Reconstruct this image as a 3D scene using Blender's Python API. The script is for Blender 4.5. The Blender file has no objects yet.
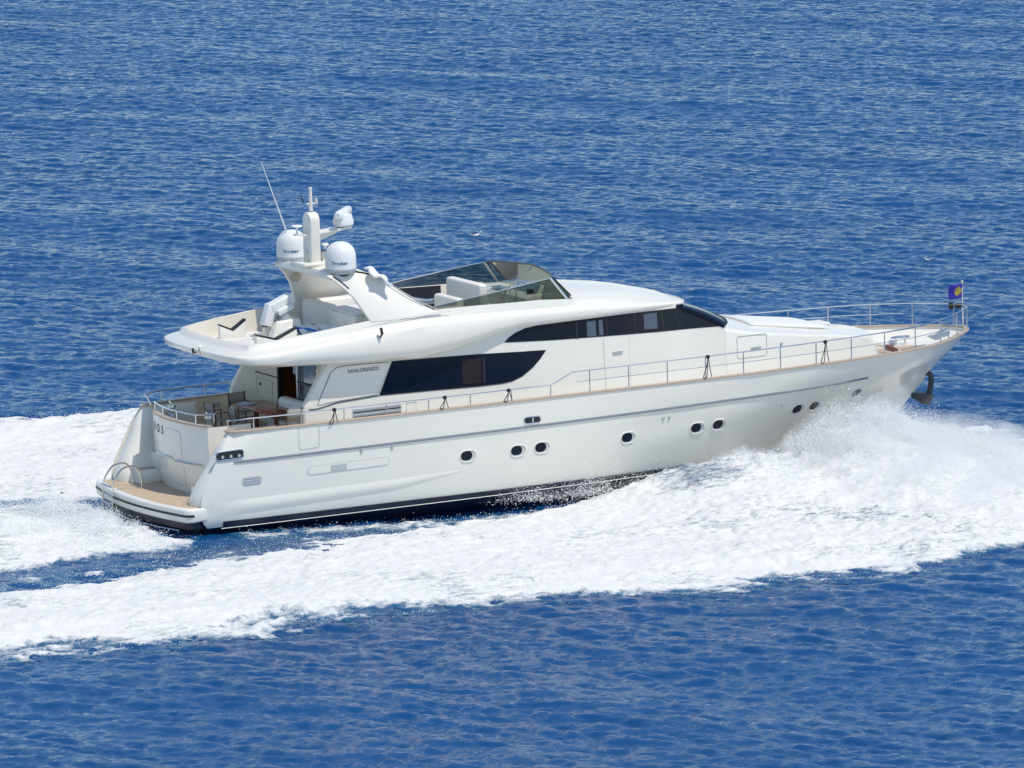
import bpy, bmesh, math, random
import numpy as np
from mathutils import Vector, Matrix
random.seed(4)
RNG = np.random.default_rng(11)
C = bpy.context.scene.collection
scn = bpy.context.scene
R = math.radians

# ------------------------------------------------------------ camera, light, exposure
cam_d = bpy.data.cameras.new('camera'); cam = bpy.data.objects.new('camera', cam_d); C.objects.link(cam)
th, ph, dist = R(29.0), R(8.6), 180.0
fw = Vector((math.sin(th)*math.cos(ph), math.cos(th)*math.cos(ph), -math.sin(ph)))
cam.location = Vector((12.3, 0, 3.0)) - fw*dist
cam.rotation_euler = fw.to_track_quat('-Z', 'Y').to_euler()
cam_d.sensor_width = 36; cam_d.lens = 6350/1024*36
cam_d.clip_start = 1; cam_d.clip_end = 9000
scn.camera = cam

w = bpy.data.worlds.new('World'); scn.world = w; w.use_nodes = True
nt = w.node_tree; sky = nt.nodes.new('ShaderNodeTexSky'); sky.sky_type = 'NISHITA'; sky.sun_disc = False
SUN = Vector((0.17, -0.38, 0.88)).normalized()
sky.sun_elevation = math.asin(SUN.z); sky.sun_rotation = math.atan2(SUN.x, SUN.y)
sky.air_density = 1.0; sky.dust_density = 0.15; sky.ozone_density = 2.6
bg = nt.nodes['Background']; bg.inputs[1].default_value = 0.14
nt.links.new(sky.outputs[0], bg.inputs[0])
sd = bpy.data.lights.new('sun', 'SUN'); sd.energy = 3.1; sd.angle = R(0.53); sd.color = (1, 0.94, 0.84)
sun = bpy.data.objects.new('sun', sd); C.objects.link(sun)
sun.rotation_euler = SUN.to_track_quat('Z', 'Y').to_euler()
scn.view_settings.view_transform = 'Standard'; scn.view_settings.look = 'None'
scn.view_settings.exposure = 0.07
scn.cycles.transparent_max_bounces = 24; scn.cycles.volume_bounces = 4; scn.cycles.max_bounces = 12; scn.view_settings.gamma = 1

# ------------------------------------------------------------ materials
def mat(name, col, rough=.5, metal=0, coat=0, bump=None, vary=None, spec=None, emit=None):
    m = bpy.data.materials.new(name); m.use_nodes = True
    n, l = m.node_tree.nodes, m.node_tree.links; p = n['Principled BSDF']
    p.inputs['Base Color'].default_value = (*col, 1); p.inputs['Roughness'].default_value = rough
    p.inputs['Metallic'].default_value = metal; p.inputs['Coat Weight'].default_value = coat
    p.inputs['Coat Roughness'].default_value = .05
    if spec is not None: p.inputs['Specular IOR Level'].default_value = spec
    tc = n.new('ShaderNodeTexCoord')
    if vary:
        sc, amt = vary
        t = n.new('ShaderNodeTexNoise'); t.inputs['Scale'].default_value = sc; t.inputs['Detail'].default_value = 6
        l.new(tc.outputs['Object'], t.inputs['Vector'])
        mx = n.new('ShaderNodeMix'); mx.data_type = 'RGBA'
        mx.inputs[6].default_value = (*[c*(1-amt) for c in col], 1); mx.inputs[7].default_value = (*[min(1, c*(1+amt)) for c in col], 1)
        l.new(t.outputs[0], mx.inputs[0]); l.new(mx.outputs[2], p.inputs['Base Color'])
    if bump:
        sc, st, d = bump
        t = n.new('ShaderNodeTexNoise'); t.inputs['Scale'].default_value = sc; t.inputs['Detail'].default_value = 5
        l.new(tc.outputs['Object'], t.inputs['Vector'])
        b = n.new('ShaderNodeBump'); b.inputs['Strength'].default_value = st; b.inputs['Distance'].default_value = d
        l.new(t.outputs[0], b.inputs['Height']); l.new(b.outputs[0], p.inputs['Normal'])
    return m
GEL = mat('gelcoat_white', (.83, .80, .715), .28, coat=.35, vary=(.7, .02), bump=(.6, .12, .02))
CREAM = mat('moulding_cream', (.74, .69, .59), .45, vary=(1.1, .04))
DECKW = mat('nonskid_white', (.72, .71, .68), .7, vary=(1.5, .04), bump=(60, .3, .004))
NAVY = mat('antifoul_navy', (.012, .016, .035), .35)
BLACK = mat('rubber_black', (.015, .015, .018), .45)
STEEL = mat('stainless_steel', (.78, .77, .75), .16, metal=1)
STEELM = mat('brushed_steel', (.6, .6, .6), .35, metal=1)
GLASS = mat('dark_window_glass', (.005, .009, .022), .06, spec=.22, vary=(.6, .35))
CURT = mat('curtain_behind_glass', (.085, .11, .15), .5, vary=(6, .2))
CUSH = mat('ivory_vinyl', (.80, .77, .70), .6, vary=(3, .03), bump=(14, .15, .01))
CUSHW = mat('white_vinyl', (.80, .80, .78), .55, bump=(12, .15, .01))
WOODD = mat('varnished_mahogany', (.26, .065, .032), .22, coat=.25, vary=(5, .3))
WOODF = mat('dark_chair_wood', (.10, .05, .03), .4, vary=(8, .3))
FABG = mat('grey_sling_fabric', (.36, .35, .31), .8, vary=(30, .1))
PLAS = mat('white_plastic', (.82, .82, .80), .35, vary=(2, .02))
GREYP = mat('grey_plastic', (.42, .45, .47), .5)
BLUE = mat('blue_strap', (.02, .16, .6), .6)
ROPE = mat('dark_rope', (.03, .03, .035), .9)
RUB = mat('grey_rubbing_strake', (.20, .23, .27), .35, vary=(12, .15))
SEAM = mat('panel_gap', (.42, .42, .42), .6)
SEAML = mat('panel_gap_light', (.60, .60, .59), .6)
INTER = mat('saloon_mahogany', (.11, .035, .014), .25, vary=(1.5, .6))
LAMP = mat('orange_veneer', (.35, .12, .03), .3, vary=(3, .4))
REF = mat('door_glass_reflection', (.16, .18, .19), .08, coat=1, vary=(4, .9))  # mottled grey paints a reflection into the door glass
TEXTG = mat('grey_lettering', (.12, .13, .15), .4)
TEXTD = mat('dark_lettering', (.04, .04, .05), .4)
TEXTB = mat('teal_lettering', (.01, .20, .30), .4)
TEXTP = mat('indigo_lettering', (.08, .05, .25), .4)
FLAG = mat('blue_flag_cloth', (.03, .022, .34), .8, vary=(9, .2))
GOLD = mat('flag_gold', (.52, .40, .06), .8)
ANCH = mat('anchor_steel_dark', (.06, .07, .08), .45, metal=.5, vary=(4, .3))
SPK = mat('speaker_mesh', (.55, .50, .40), .7)
TOWEL = mat('white_towel', (.82, .82, .82), .95, bump=(25, .8, .02))
REDD = mat('reddish_fitting', (.16, .06, .045), .5)
BIRDW = mat('gull_white', (.85, .82, .80), .8)
BIRDD = mat('gull_dark', (.05, .05, .06), .8)

def plank_mat(name, c1, c2, gap, width, gapw=.07, axis=1):
    m = mat(name, c1, .6); n, l = m.node_tree.nodes, m.node_tree.links; p = n['Principled BSDF']
    tc = n.new('ShaderNodeTexCoord'); sp = n.new('ShaderNodeSeparateXYZ'); l.new(tc.outputs['Object'], sp.inputs[0])
    d = n.new('ShaderNodeMath'); d.operation = 'DIVIDE'; d.inputs[1].default_value = width; l.new(sp.outputs[axis], d.inputs[0])
    f = n.new('ShaderNodeMath'); f.operation = 'FRACT'; l.new(d.outputs[0], f.inputs[0])
    g = n.new('ShaderNodeMath'); g.operation = 'LESS_THAN'; g.inputs[1].default_value = gapw; l.new(f.outputs[0], g.inputs[0])
    t = n.new('ShaderNodeTexNoise'); t.inputs['Scale'].default_value = 5; t.inputs['Detail'].default_value = 8; l.new(tc.outputs['Object'], t.inputs['Vector'])
    a = n.new('ShaderNodeMix'); a.data_type = 'RGBA'; a.inputs[6].default_value = (*c1, 1); a.inputs[7].default_value = (*c2, 1); l.new(t.outputs[0], a.inputs[0])
    b = n.new('ShaderNodeMix'); b.data_type = 'RGBA'; b.inputs[7].default_value = (*gap, 1); l.new(a.outputs[2], b.inputs[6]); l.new(g.outputs[0], b.inputs[0])
    l.new(b.outputs[2], p.inputs['Base Color']); return m
TEAK = plank_mat('teak_planks', (.52, .40, .27), (.60, .47, .33), (.18, .12, .08), .07)
CAPT = mat('teak_cap', (.46, .35, .25), .4, coat=.2, vary=(4, .15))

def tint_glass(name, tint, refl):
    m = bpy.data.materials.new(name); m.use_nodes = True; n, l = m.node_tree.nodes, m.node_tree.links
    n.remove(n['Principled BSDF']); out = n['Material Output']
    tr = n.new('ShaderNodeBsdfTransparent'); tr.inputs[0].default_value = (*tint, 1)
    gl = n.new('ShaderNodeBsdfGlossy'); gl.inputs['Roughness'].default_value = .02
    fr = n.new('ShaderNodeFresnel'); fr.inputs[0].default_value = refl
    mx = n.new('ShaderNodeMixShader'); l.new(fr.outputs[0], mx.inputs[0]); l.new(tr.outputs[0], mx.inputs[1]); l.new(gl.outputs[0], mx.inputs[2])
    l.new(mx.outputs[0], out.inputs[0]); return m
TINT = tint_glass('smoked_acrylic', (.27, .31, .27), 1.3)

# ------------------------------------------------------------ helpers
PITCH = R(1.6)
BOAT = Matrix.Rotation(-PITCH, 4, 'Y')
def empty(name, M=None, label=None, cat=None, group=None, kind=None, size=.5):
    o = bpy.data.objects.new(name, None); o.empty_display_size = size; C.objects.link(o)
    if M is not None: o.matrix_world = M
    tag(o, label, cat, group, kind); return o
def tag(o, label=None, cat=None, group=None, kind=None):
    if label: o['label'] = label
    if cat: o['category'] = cat
    if group: o['group'] = group
    if kind: o['kind'] = kind
    return o
def kids(o): return [c for c in bpy.data.objects if c.parent == o]
def copy_tree(o, parent=None):
    c = o.copy(); C.objects.link(c); c.parent = parent
    for ch in kids(o): copy_tree(ch, c)
    return c
class MB:
    def __init__(s): s.v = []; s.f = []
    def add(s, vs, fs):
        b = len(s.v); s.v += [tuple(map(float, q)) for q in vs]; s.f += [tuple(b+i for i in f) for f in fs]; return s
    def box(s, c, d, rot=None):
        M = rot if rot is not None else Matrix.Identity(3); vs = []
        for i in (-.5, .5):
            for j in (-.5, .5):
                for k in (-.5, .5):
                    vs.append(Vector(c) + M @ Vector((i*d[0], j*d[1], k*d[2])))
        return s.add(vs, [(0,1,3,2),(4,6,7,5),(0,4,5,1),(2,3,7,6),(0,2,6,4),(1,5,7,3)])
    def span(s, a, b): return s.box([(a[i]+b[i])/2 for i in range(3)], [abs(b[i]-a[i]) for i in range(3)])
    def grid(s, P, closeu=False, closev=False):
        nu, nv = len(P), len(P[0]); fs = []
        for i in range(nu-(0 if closeu else 1)):
            for j in range(nv-(0 if closev else 1)):
                a, b = (i+1) % nu, (j+1) % nv
                fs.append((i*nv+j, a*nv+j, a*nv+b, i*nv+b))
        return s.add([q for r in P for q in r], fs)
    def prism(s, poly, off):            # poly: 3D points, off: extrude vector
        n = len(poly); off = Vector(off); vs = [Vector(p) for p in poly] + [Vector(p)+off for p in poly]
        return s.add(vs, [tuple(range(n))[::-1], tuple(range(n, 2*n))] + [(i, (i+1) % n, n+(i+1) % n, n+i) for i in range(n)])
    def tube(s, path, r, n=8, closed=False, cap=True):
        P = [Vector(p) for p in path]; m = len(P); rings = []
        rr = r if isinstance(r, (list, tuple)) else [r]*m
        prev = None
        for i, p in enumerate(P):
            a = P[(i-1) % m] if (closed or i > 0) else p; b = P[(i+1) % m] if (closed or i < m-1) else p
            t = (b-a).normalized()
            if prev is None:
                up = Vector((0,0,1)) if abs(t.z) < .9 else Vector((1,0,0)); x = t.cross(up).normalized()
            else:
                x = (prev - t*prev.dot(t)).normalized()
            prev = x; y = t.cross(x)
            rings.append([p + (x*math.cos(2*math.pi*k/n) + y*math.sin(2*math.pi*k/n))*rr[i] for k in range(n)])
        s.grid(rings, closeu=closed, closev=True)
        if cap and not closed:
            b = len(s.v)-m*n
            s.f += [tuple(b+k for k in range(n))[::-1], tuple(b+(m-1)*n+k for k in range(n))]
        return s
    def lathe(s, prof, c=(0,0,0), n=20, rot=None):
        M = rot if rot is not None else Matrix.Identity(3)
        P = [[Vector(c) + M @ Vector((r*math.cos(2*math.pi*k/n), r*math.sin(2*math.pi*k/n), z)) for k in range(n)] for r, z in prof]
        return s.grid(P, closev=True)
    def build(s, name, m, parent=None, smooth=True, bevel=0, seg=2, angle=35, loc=None):
        me = bpy.data.meshes.new(name); me.from_pydata(s.v, [], s.f); me.update()
        o = bpy.data.objects.new(name, me); C.objects.link(o); me.materials.append(m)
        b = bmesh.new(); b.from_mesh(me); bmesh.ops.remove_doubles(b, verts=b.verts, dist=1e-5)
        bmesh.ops.recalc_face_normals(b, faces=b.faces)
        if bevel: 
            es = [e for e in b.edges if len(e.link_faces) == 2 and e.calc_face_angle(0) > R(30)]
            bmesh.ops.bevel(b, geom=es, offset=bevel, segments=seg, affect='EDGES', profile=.5, clamp_overlap=True)
        b.to_mesh(me); b.free()
        if smooth:
            me.polygons.foreach_set('use_smooth', [True]*len(me.polygons)); me.set_sharp_from_angle(angle=R(angle))
        if parent: o.parent = parent
        return o
I = np.interp
def smooth_path(pts, k=6, closed=False):
    P = [Vector(p) for p in pts]; n = len(P); out = []
    for i in range(n if closed else n-1):
        p0 = P[(i-1) % n] if closed or i > 0 else P[0]; p1 = P[i % n]; p2 = P[(i+1) % n]; p3 = P[(i+2) % n] if closed or i+2 < n else P[-1]
        for j in range(k):
            t = j/k; out.append(.5*((2*p1)+(p2-p0)*t+(2*p0-5*p1+4*p2-p3)*t*t+(3*p1-p0-3*p2+p3)*t**3))
    if not closed: out.append(P[-1])
    return out
def patch(name, outline, surf, m, parent, off=.006, thick=.02, sides=(-1,), dx=.12, smooth=True):
    """a thin panel following a side surface; outline in (x,z); surf(x,z) -> half beam"""
    objs = []
    for sd_ in sides:
        b = bmesh.new(); vs = [b.verts.new((x, 0, z)) for x, z in outline]; f = b.faces.new(vs)
        xs = [p[0] for p in outline]; zs = [p[1] for p in outline]
        for lo, hi, no in ((min(xs), max(xs), (1,0,0)), (min(zs), max(zs), (0,0,1))):
            k = int((hi-lo)/dx)
            for i in range(1, k+1):
                q = lo+(hi-lo)*i/(k+1); co = (q,0,0) if no[0] else (0,0,q)
                bmesh.ops.bisect_plane(b, geom=b.verts[:]+b.edges[:]+b.faces[:], plane_co=co, plane_no=no)
        r = bmesh.ops.extrude_face_region(b, geom=b.faces[:]); new = [e for e in r['geom'] if isinstance(e, bmesh.types.BMVert)]
        ns = set(new)
        for v in b.verts:
            yy = surf(v.co.x, v.co.z) + (off if v in ns else off-thick); v.co.y = sd_*yy
        bmesh.ops.recalc_face_normals(b, faces=b.faces)
        me = bpy.data.meshes.new(name); b.to_mesh(me); b.free(); me.materials.append(m)
        if smooth:
            me.polygons.foreach_set('use_smooth', [True]*len(me.polygons)); me.set_sharp_from_angle(angle=R(40))
        o = bpy.data.objects.new(name, me); C.objects.link(o); o.parent = parent; objs.append(o)
    return objs
def stadium(cx, cz, w_, h_, n=8, sk=0.0):
    r = h_/2; o = []
    for k in range(n+1): a = -math.pi/2+math.pi*k/n; o.append((cx+w_/2-r+r*math.cos(a), cz+r*math.sin(a)))
    for k in range(n+1): a = math.pi/2+math.pi*k/n; o.append((cx-w_/2+r+r*math.cos(a), cz+r*math.sin(a)))
    return [(x, z+sk*(x-cx)) for x, z in o]
def ring_outline(o2, surf, s_, off): return [Vector((x, s_*(surf(x, z)+off), z)) for x, z in o2]
def text(body, size, M, m, parent, name='lettering', depth=.004, space=1.0, bold=0):
    cu = bpy.data.curves.new(name, 'FONT'); cu.body = body; cu.size = size; cu.extrude = depth; cu.space_character = space; cu.offset = bold
    cu.align_x = 'CENTER'; cu.align_y = 'CENTER'
    t = bpy.data.objects.new(name, cu); C.objects.link(t); bpy.context.view_layer.update()
    me = bpy.data.meshes.new_from_object(t.evaluated_get(bpy.context.evaluated_depsgraph_get()))
    bpy.data.objects.remove(t); o = bpy.data.objects.new(name, me); C.objects.link(o); me.materials.clear(); me.materials.append(m)
    o.parent = parent; o.matrix_local = M; return o
def frame(origin, xd, nd):               # text plane: x along xd, normal nd
    x = Vector(xd).normalized(); n = Vector(nd).normalized(); n = (n - x*n.dot(x)).normalized(); y = n.cross(x)
    M = Matrix((x, y, n)).transposed().to_4x4(); M.translation = Vector(origin); return M

# ------------------------------------------------------------ sea (FFT wind chop on one sheet)
def spectrum_field(nx, ny, d, lmin, lmax, power, wind, spread, seed, choppy=0):
    r = np.random.default_rng(seed)
    kx = np.fft.fftfreq(nx, d)*2*np.pi; ky = np.fft.rfftfreq(ny, d)*2*np.pi
    KX, KY = np.meshgrid(kx, ky, indexing='ij'); K = np.hypot(KX, KY); K[0, 0] = 1
    A = K**(-power)*np.exp(-(K*lmin/6.283)**4)*np.exp(-(6.283/lmax/K)**4)
    cs = np.abs((KX*wind[0]+KY*wind[1])/K); A = A*(spread+(1-spread)*cs**2); A[0, 0] = 0
    H = A*(r.normal(size=K.shape)+1j*r.normal(size=K.shape))
    h = np.fft.irfft2(H, s=(nx, ny))
    if not choppy: return h
    return h, np.fft.irfft2(-1j*KX/K*H, s=(nx, ny)), np.fft.irfft2(-1j*KY/K*H, s=(nx, ny))
U = np.array([math.cos(th), -math.sin(th)]); V = np.array([math.sin(th), math.cos(th)])
d_ = .085; NU, NV = 864, 2700
h, ddx, ddy = spectrum_field(NU, NV, d_, .22, 2.6, 1.55, (.42, .91), .30, 3, 1)
sl = math.sqrt(((np.diff(h, axis=0)/d_)**2).mean()+((np.diff(h, axis=1)/d_)**2).mean()); sc_ = .20/sl
h *= sc_; ddx *= sc_*.9; ddy *= sc_*.9
uu = (np.arange(NU)-NU/2)*d_; vv = (np.arange(NV))*d_-46.0
UU, VV = np.meshgrid(uu, vv, indexing='ij')
h2 = spectrum_field(NU, NV, d_, 4.5, 18, 2.0, (.5, .85), .1, 8); s2 = math.sqrt(((np.diff(h2, axis=0)/d_)**2).mean()+((np.diff(h2, axis=1)/d_)**2).mean()); h = h+h2*(.035/s2)
edge = np.clip(np.minimum.reduce([UU-uu[0], uu[-1]-UU, VV-vv[0], vv[-1]-VV])/6, 0, 1)
ox, oy = 12.3, 0.0
def to_world(a, b): return ox+a*U[0]+b*V[0], oy+a*U[1]+b*V[1]
PX, PY = to_world(UU+ddx*edge, VV+ddy*edge)
# troughs and swells the hull itself raises
def boat_wave(X, Y):
    g = -.12*np.exp(-((np.abs(Y)-3.9)/1.5)**2)*np.clip((14-X)/3, 0, 1)*np.clip((X+16)/4, 0, 1)
    return g
PZ = h*edge + boat_wave(PX, PY) - .0
sea_v = np.stack([PX, PY, PZ], -1).reshape(-1, 3)
def fast_mesh(name, verts, faces, m, smooth=True):
    me = bpy.data.meshes.new(name); verts = np.asarray(verts, np.float32); faces = np.asarray(faces, np.int32); k = faces.shape[1]
    me.vertices.add(len(verts)); me.vertices.foreach_set('co', verts.ravel())
    me.loops.add(faces.size); me.loops.foreach_set('vertex_index', faces.ravel())
    me.polygons.add(len(faces)); me.polygons.foreach_set('loop_start', np.arange(len(faces), dtype=np.int32)*k)
    me.polygons.foreach_set('loop_total', np.full(len(faces), k, np.int32))
    me.polygons.foreach_set('use_smooth', np.full(len(faces), smooth)); me.update(calc_edges=True)
    me.materials.append(m); o = bpy.data.objects.new(name, me); C.objects.link(o); return o
idx = np.arange(NU*NV).reshape(NU, NV)
sea_f = np.stack([idx[:-1,:-1], idx[1:,:-1], idx[1:,1:], idx[:-1,1:]], -1).reshape(-1, 4)
# outer skirt to the horizon
cor = [(-6000,-400),(6000,-400),(6000,8000),(-6000,8000)]
inn = [(uu[0],vv[0]),(uu[-1],vv[0]),(uu[-1],vv[-1]),(uu[0],vv[-1])]
nb = len(sea_v); ex = [(*to_world(*q), 0.0) for q in cor+inn]; sea_v = np.vstack([sea_v, ex])
sea_f = np.vstack([sea_f, [(nb+i, nb+(i+1) % 4, nb+4+(i+1) % 4, nb+4+i) for i in range(4)]])

WM = bpy.data.materials.new('sea_water'); WM.use_nodes = True
n, l = WM.node_tree.nodes, WM.node_tree.links; p = n['Principled BSDF']
p.inputs['Roughness'].default_value = .045; p.inputs['IOR'].default_value = 1.333
tc = n.new('ShaderNodeTexCoord')
t1 = n.new('ShaderNodeTexNoise'); t1.inputs['Scale'].default_value = .05; t1.inputs['Detail'].default_value = 4
mp = n.new('ShaderNodeMapping'); mp.inputs['Scale'].default_value = (1, 2.2, 1); mp.inputs['Rotation'].default_value = (0, 0, th)
l.new(tc.outputs['Object'], mp.inputs[0]); l.new(mp.outputs[0], t1.inputs['Vector'])
cr = n.new('ShaderNodeMix'); cr.data_type = 'RGBA'
cr.inputs[6].default_value = (.003, .050, .165, 1); cr.inputs[7].default_value = (.005, .078, .225, 1)
l.new(t1.outputs[0], cr.inputs[0]); l.new(cr.outputs[2], p.inputs['Base Color'])
b1 = n.new('ShaderNodeTexNoise'); b1.inputs['Scale'].default_value = 8.0; b1.inputs['Detail'].default_value = 5; b1.inputs['Roughness'].default_value = .6
mp2 = n.new('ShaderNodeMapping'); mp2.inputs['Rotation'].default_value = (0, 0, th); mp2.inputs['Scale'].default_value = (1, 1.7, 1)
l.new(tc.outputs['Object'], mp2.inputs[0]); l.new(mp2.outputs[0], b1.inputs['Vector'])
bb = n.new('ShaderNodeBump'); bb.inputs['Strength'].default_value = .7; bb.inputs['Distance'].default_value = .05
l.new(b1.outputs[0], bb.inputs['Height']); l.new(bb.outputs[0], p.inputs['Normal'])
sea = fast_mesh('sea', sea_v, sea_f, WM); tag(sea, kind='structure')

# ------------------------------------------------------------ the yacht
yacht = empty('motor_yacht', BOAT, 'large white motor yacht with radar arch and dark side windows speeding to the right', 'yacht', size=2)
# hull lines: (x, z, half beam)
CAPX = [1.9,2.3,3,4,6,10,16,18.5,20,21.4,22.7,24,25.2,26.1,26.8,27.3,27.55,27.72]
CAPB = [2.66,2.86,2.95,3.0,3.08,3.15,3.15,3.12,3.05,2.95,2.80,2.56,2.20,1.66,1.10,.66,.36,0]
def capz(x): return I(x, [0, 18, 24, 27.7], [2.73, 2.74, 2.76, 2.80])
def capb(x): return I(x, CAPX, CAPB)
LINES = [
 (CAPX, CAPB, lambda x: capz(x), 2.05),
 ([1.7,3,10,16,20,22,24,25.2,26.1,26.8,27.05,27.23],[2.84,2.97,3.13,3.13,2.97,2.72,2.27,1.78,1.22,.60,.30,0], lambda x: I(x,[0,27.2],[2.26,2.32]), 1.75),
 ([1.3,3,10,14,18,20,21.5,23,24,25,26,26.3,26.5],[2.84,2.95,3.08,3.08,2.95,2.72,2.44,1.97,1.52,.96,.32,.14,0], lambda x: I(x,[0,26.5],[1.66,1.70]), 1.42),
 ([1.0,3,10,14,16,18,20,21.5,23,24,25,25.7,25.97],[2.84,2.93,3.02,3.0,2.92,2.72,2.36,1.98,1.38,.93,.44,.12,0], lambda x: I(x,[0,26],[1.02,1.16]), 1.12),
 ([1.0,3,10,14,16,18,20,21.5,23,24,24.8,25.3],[2.82,2.90,2.93,2.86,2.72,2.45,2.0,1.56,.98,.55,.22,0], lambda x: I(x,[0,12,25.3],[.42,.42,.56]), 1.12),
 ([1.0,3,10,14,16,18,20,21.5,23,24,25.05],[2.74,2.82,2.86,2.76,2.6,2.3,1.82,1.38,.82,.42,0], lambda x: I(x,[0,10,18,25],[.16,.13,.14,.38]), 1.3),
 ([1.0,10,16,20,22,23.6],[2.0,2.1,1.8,1.1,.5,0], lambda x: I(x,[0,16,23.6],[-.5,-.5,-.3]), 1.3),
 ([1.0,10,16,20,22,23.0],[0,0,0,0,0,0], lambda x: I(x,[0,16,23],[-.95,-.9,-.6]), 1.3)]
NS = 110
ss = np.concatenate([np.linspace(0, .7, 50, endpoint=False), .7+.3*(1-(1-np.linspace(0, 1, NS-50))**1.6)])
HL = []
for X_, B_, zf, x0 in LINES:
    x1 = X_[-1]; xs = x0+ss*(x1-x0)
    # monotone-ish smoothing of half beam
    bs = I(xs, X_, B_)
    for _ in range(3): bs[1:-1] = .25*bs[:-2]+.5*bs[1:-1]+.25*bs[2:]
    bs[-1] = 0; HL.append(np.stack([xs, bs, np.array([zf(x) for x in xs])], -1))
HL = np.array(HL)                                        # lines, stations, xyz
def refine(P, k):                                        # catmull between the side lines
    out = []
    n_ = len(P)
    for i in range(n_-1):
        p0, p1, p2, p3 = P[max(i-1, 0)], P[i], P[i+1], P[min(i+2, n_-1)]
        for j in range(k):
            t = j/k; out.append(.5*((2*p1)+(p2-p0)*t+(2*p0-5*p1+4*p2-p3)*t*t+(3*p1-p0-3*p2+p3)*t**3))
    out.append(P[-1]); return np.array(out)
SIDE = refine(HL[:6], 6)                                  # side shell cap -> chine
SIDE[:, :, 1] = np.maximum(SIDE[:, :, 1], 0); SIDE[:, -1, 1] = 0
def hull_b(x, z):
    zs = [I(x, L[:, 0], L[:, 2]) for L in SIDE]; bs = [I(x, L[:, 0], L[:, 1], right=0) for L in SIDE]
    return float(I(z, zs[::-1], bs[::-1]))
hb = MB()
for s_ in (-1, 1):
    hb.grid([[(q[0], s_*q[1], q[2]) for q in L] for L in SIDE])
hull = hb.build('hull', GEL, yacht, angle=50)
bt = MB()
ALL = [SIDE[-1], HL[6], HL[7]]
for s_ in (-1, 1): bt.grid([[(q[0], s_*q[1], q[2]) for q in L] for L in ALL])
bt.add([(1.35, -2.72, .15), (1.35, 2.72, .15), (1.35, 2.0, -.5), (1.35, 0, -.95), (1.35, -2.0, -.5)], [(0,1,2,3,4)])
bt.build('antifouling', NAVY, hull)
# aft return of the quarters: thick wings around the stern stairs
WO = [(1.02,.60),(1.03,.95),(1.22,1.36),(1.50,1.83),(1.78,2.37),(2.04,2.73)]
for s_ in (-1, 1):
    prof = []; wg = MB()
    for x, z in [(q.x, q.z) for q in smooth_path([(a, 0, b) for a, b in WO], 5)]:
        xh = max(x+.25, 2.0 if z > 2.4 else 1.2); yo = hull_b(max(x+.25, I(z, [1, 1.7, 2.3, 2.73], [1.15, 1.45, 1.8, 2.1])), z)+.004
        # rounded nose from outer skin to inner face
        row = [(x+.75, s_*(hull_b(x+.75, z)+.004), z), (x+.5, s_*(hull_b(x+.5, z)+.004), z)]
        for k in range(9):
            a = math.pi*k/8; yi = I(z, [.6, 1, 2, 2.73], [1.90, 1.95, 2.22, 2.47]); row.append((x+.33-.33*math.sin(a), s_*((yo+yi)/2+(yo-yi)/2*math.cos(a)), z))
        row.append((x+1.6, s_*yi, z)); prof.append(row)
    wg.grid(prof); wg.build('quarter_wing', GEL, hull, angle=50)
# boot stripe, rubbing strake, spray rail
for s_ in (-1, 1):
    xs = np.linspace(1.75, 17, 40)
    st = MB(); st.grid([[(x, s_*(hull_b(x, .33)+.012), I(x, [1.7, 14, 17], [.31, .25, .23])) for x in xs], [(x, s_*(hull_b(x, .18)+.02), I(x, [1.7, 14, 17], [.15, .13, .14])) for x in xs]])
    st.build('boot_stripe', NAVY, hull)
    xs = np.concatenate([np.linspace(2.1, 20, 50), np.linspace(20.3, 22.75, 12)]); zz = lambda x: I(x, [2.1, 12, 22.8], [1.925, 1.985, 2.10])
    MB().tube([(x, s_*(hull_b(x, zz(x))+.012), zz(x)) for x in xs], .028, 6).build('rubbing_strake', RUB, hull)
    MB().tube([(x, s_*(hull_b(x, zz(x)-.03)+.016), zz(x)+.03) for x in xs], .006, 5).build('strake_trim', RUB, hull)
    MB().tube([(x, s_*(hull_b(x, .12)+.03), .115) for x in np.linspace(1.7, 16, 40)], .011, 5).build('spray_rail', GEL, hull)
# the long styled bulge low on the quarters
    xs = np.linspace(1.6, 9.3, 40); rows = []
    for k in range(7):
        t = k/6; rows.append([(x, s_*(hull_b(x, z_)+.002+.030*math.sin(math.pi*t)**1.2*I(x, [1.6, 2.6, 7, 9.3], [0, 1, .8, 0])), z_) for x in xs for z_ in [I(x, [1.6, 9.3], [.86, .98])-t*I(x, [1.6, 7, 9.3], [.42, .34, .02])]])
    MB().grid(rows).build('quarter_moulding', GEL, hull, angle=60)
# portholes
PH = [(9.26,1.35),(10.84,1.33),(11.61,1.34),(14.41,1.32),(16.72,1.34),(17.47,1.35),(20.32,1.45),(20.97,1.47),(22.6,1.62)]
for s_ in (-1, 1):
    for x, z in PH:
        k = I(x, [9, 20, 22], [1, .95, .9])
        rim = MB().tube(ring_outline(stadium(x, z, .50*k, .33*k), hull_b, s_, .006), .017, 6, closed=True).build('porthole', GEL, hull)
        patch('porthole_recess_shade', stadium(x+.0, z, .48*k, .31*k), hull_b, SEAML, rim, off=.004, thick=.01, sides=(s_,))  # flat grey patch paints the shading of a recess
        patch('pane', stadium(x-.045*k, z+.012, .36*k, .265*k), hull_b, GLASS, rim, off=.009, thick=.012, sides=(s_,))
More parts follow.
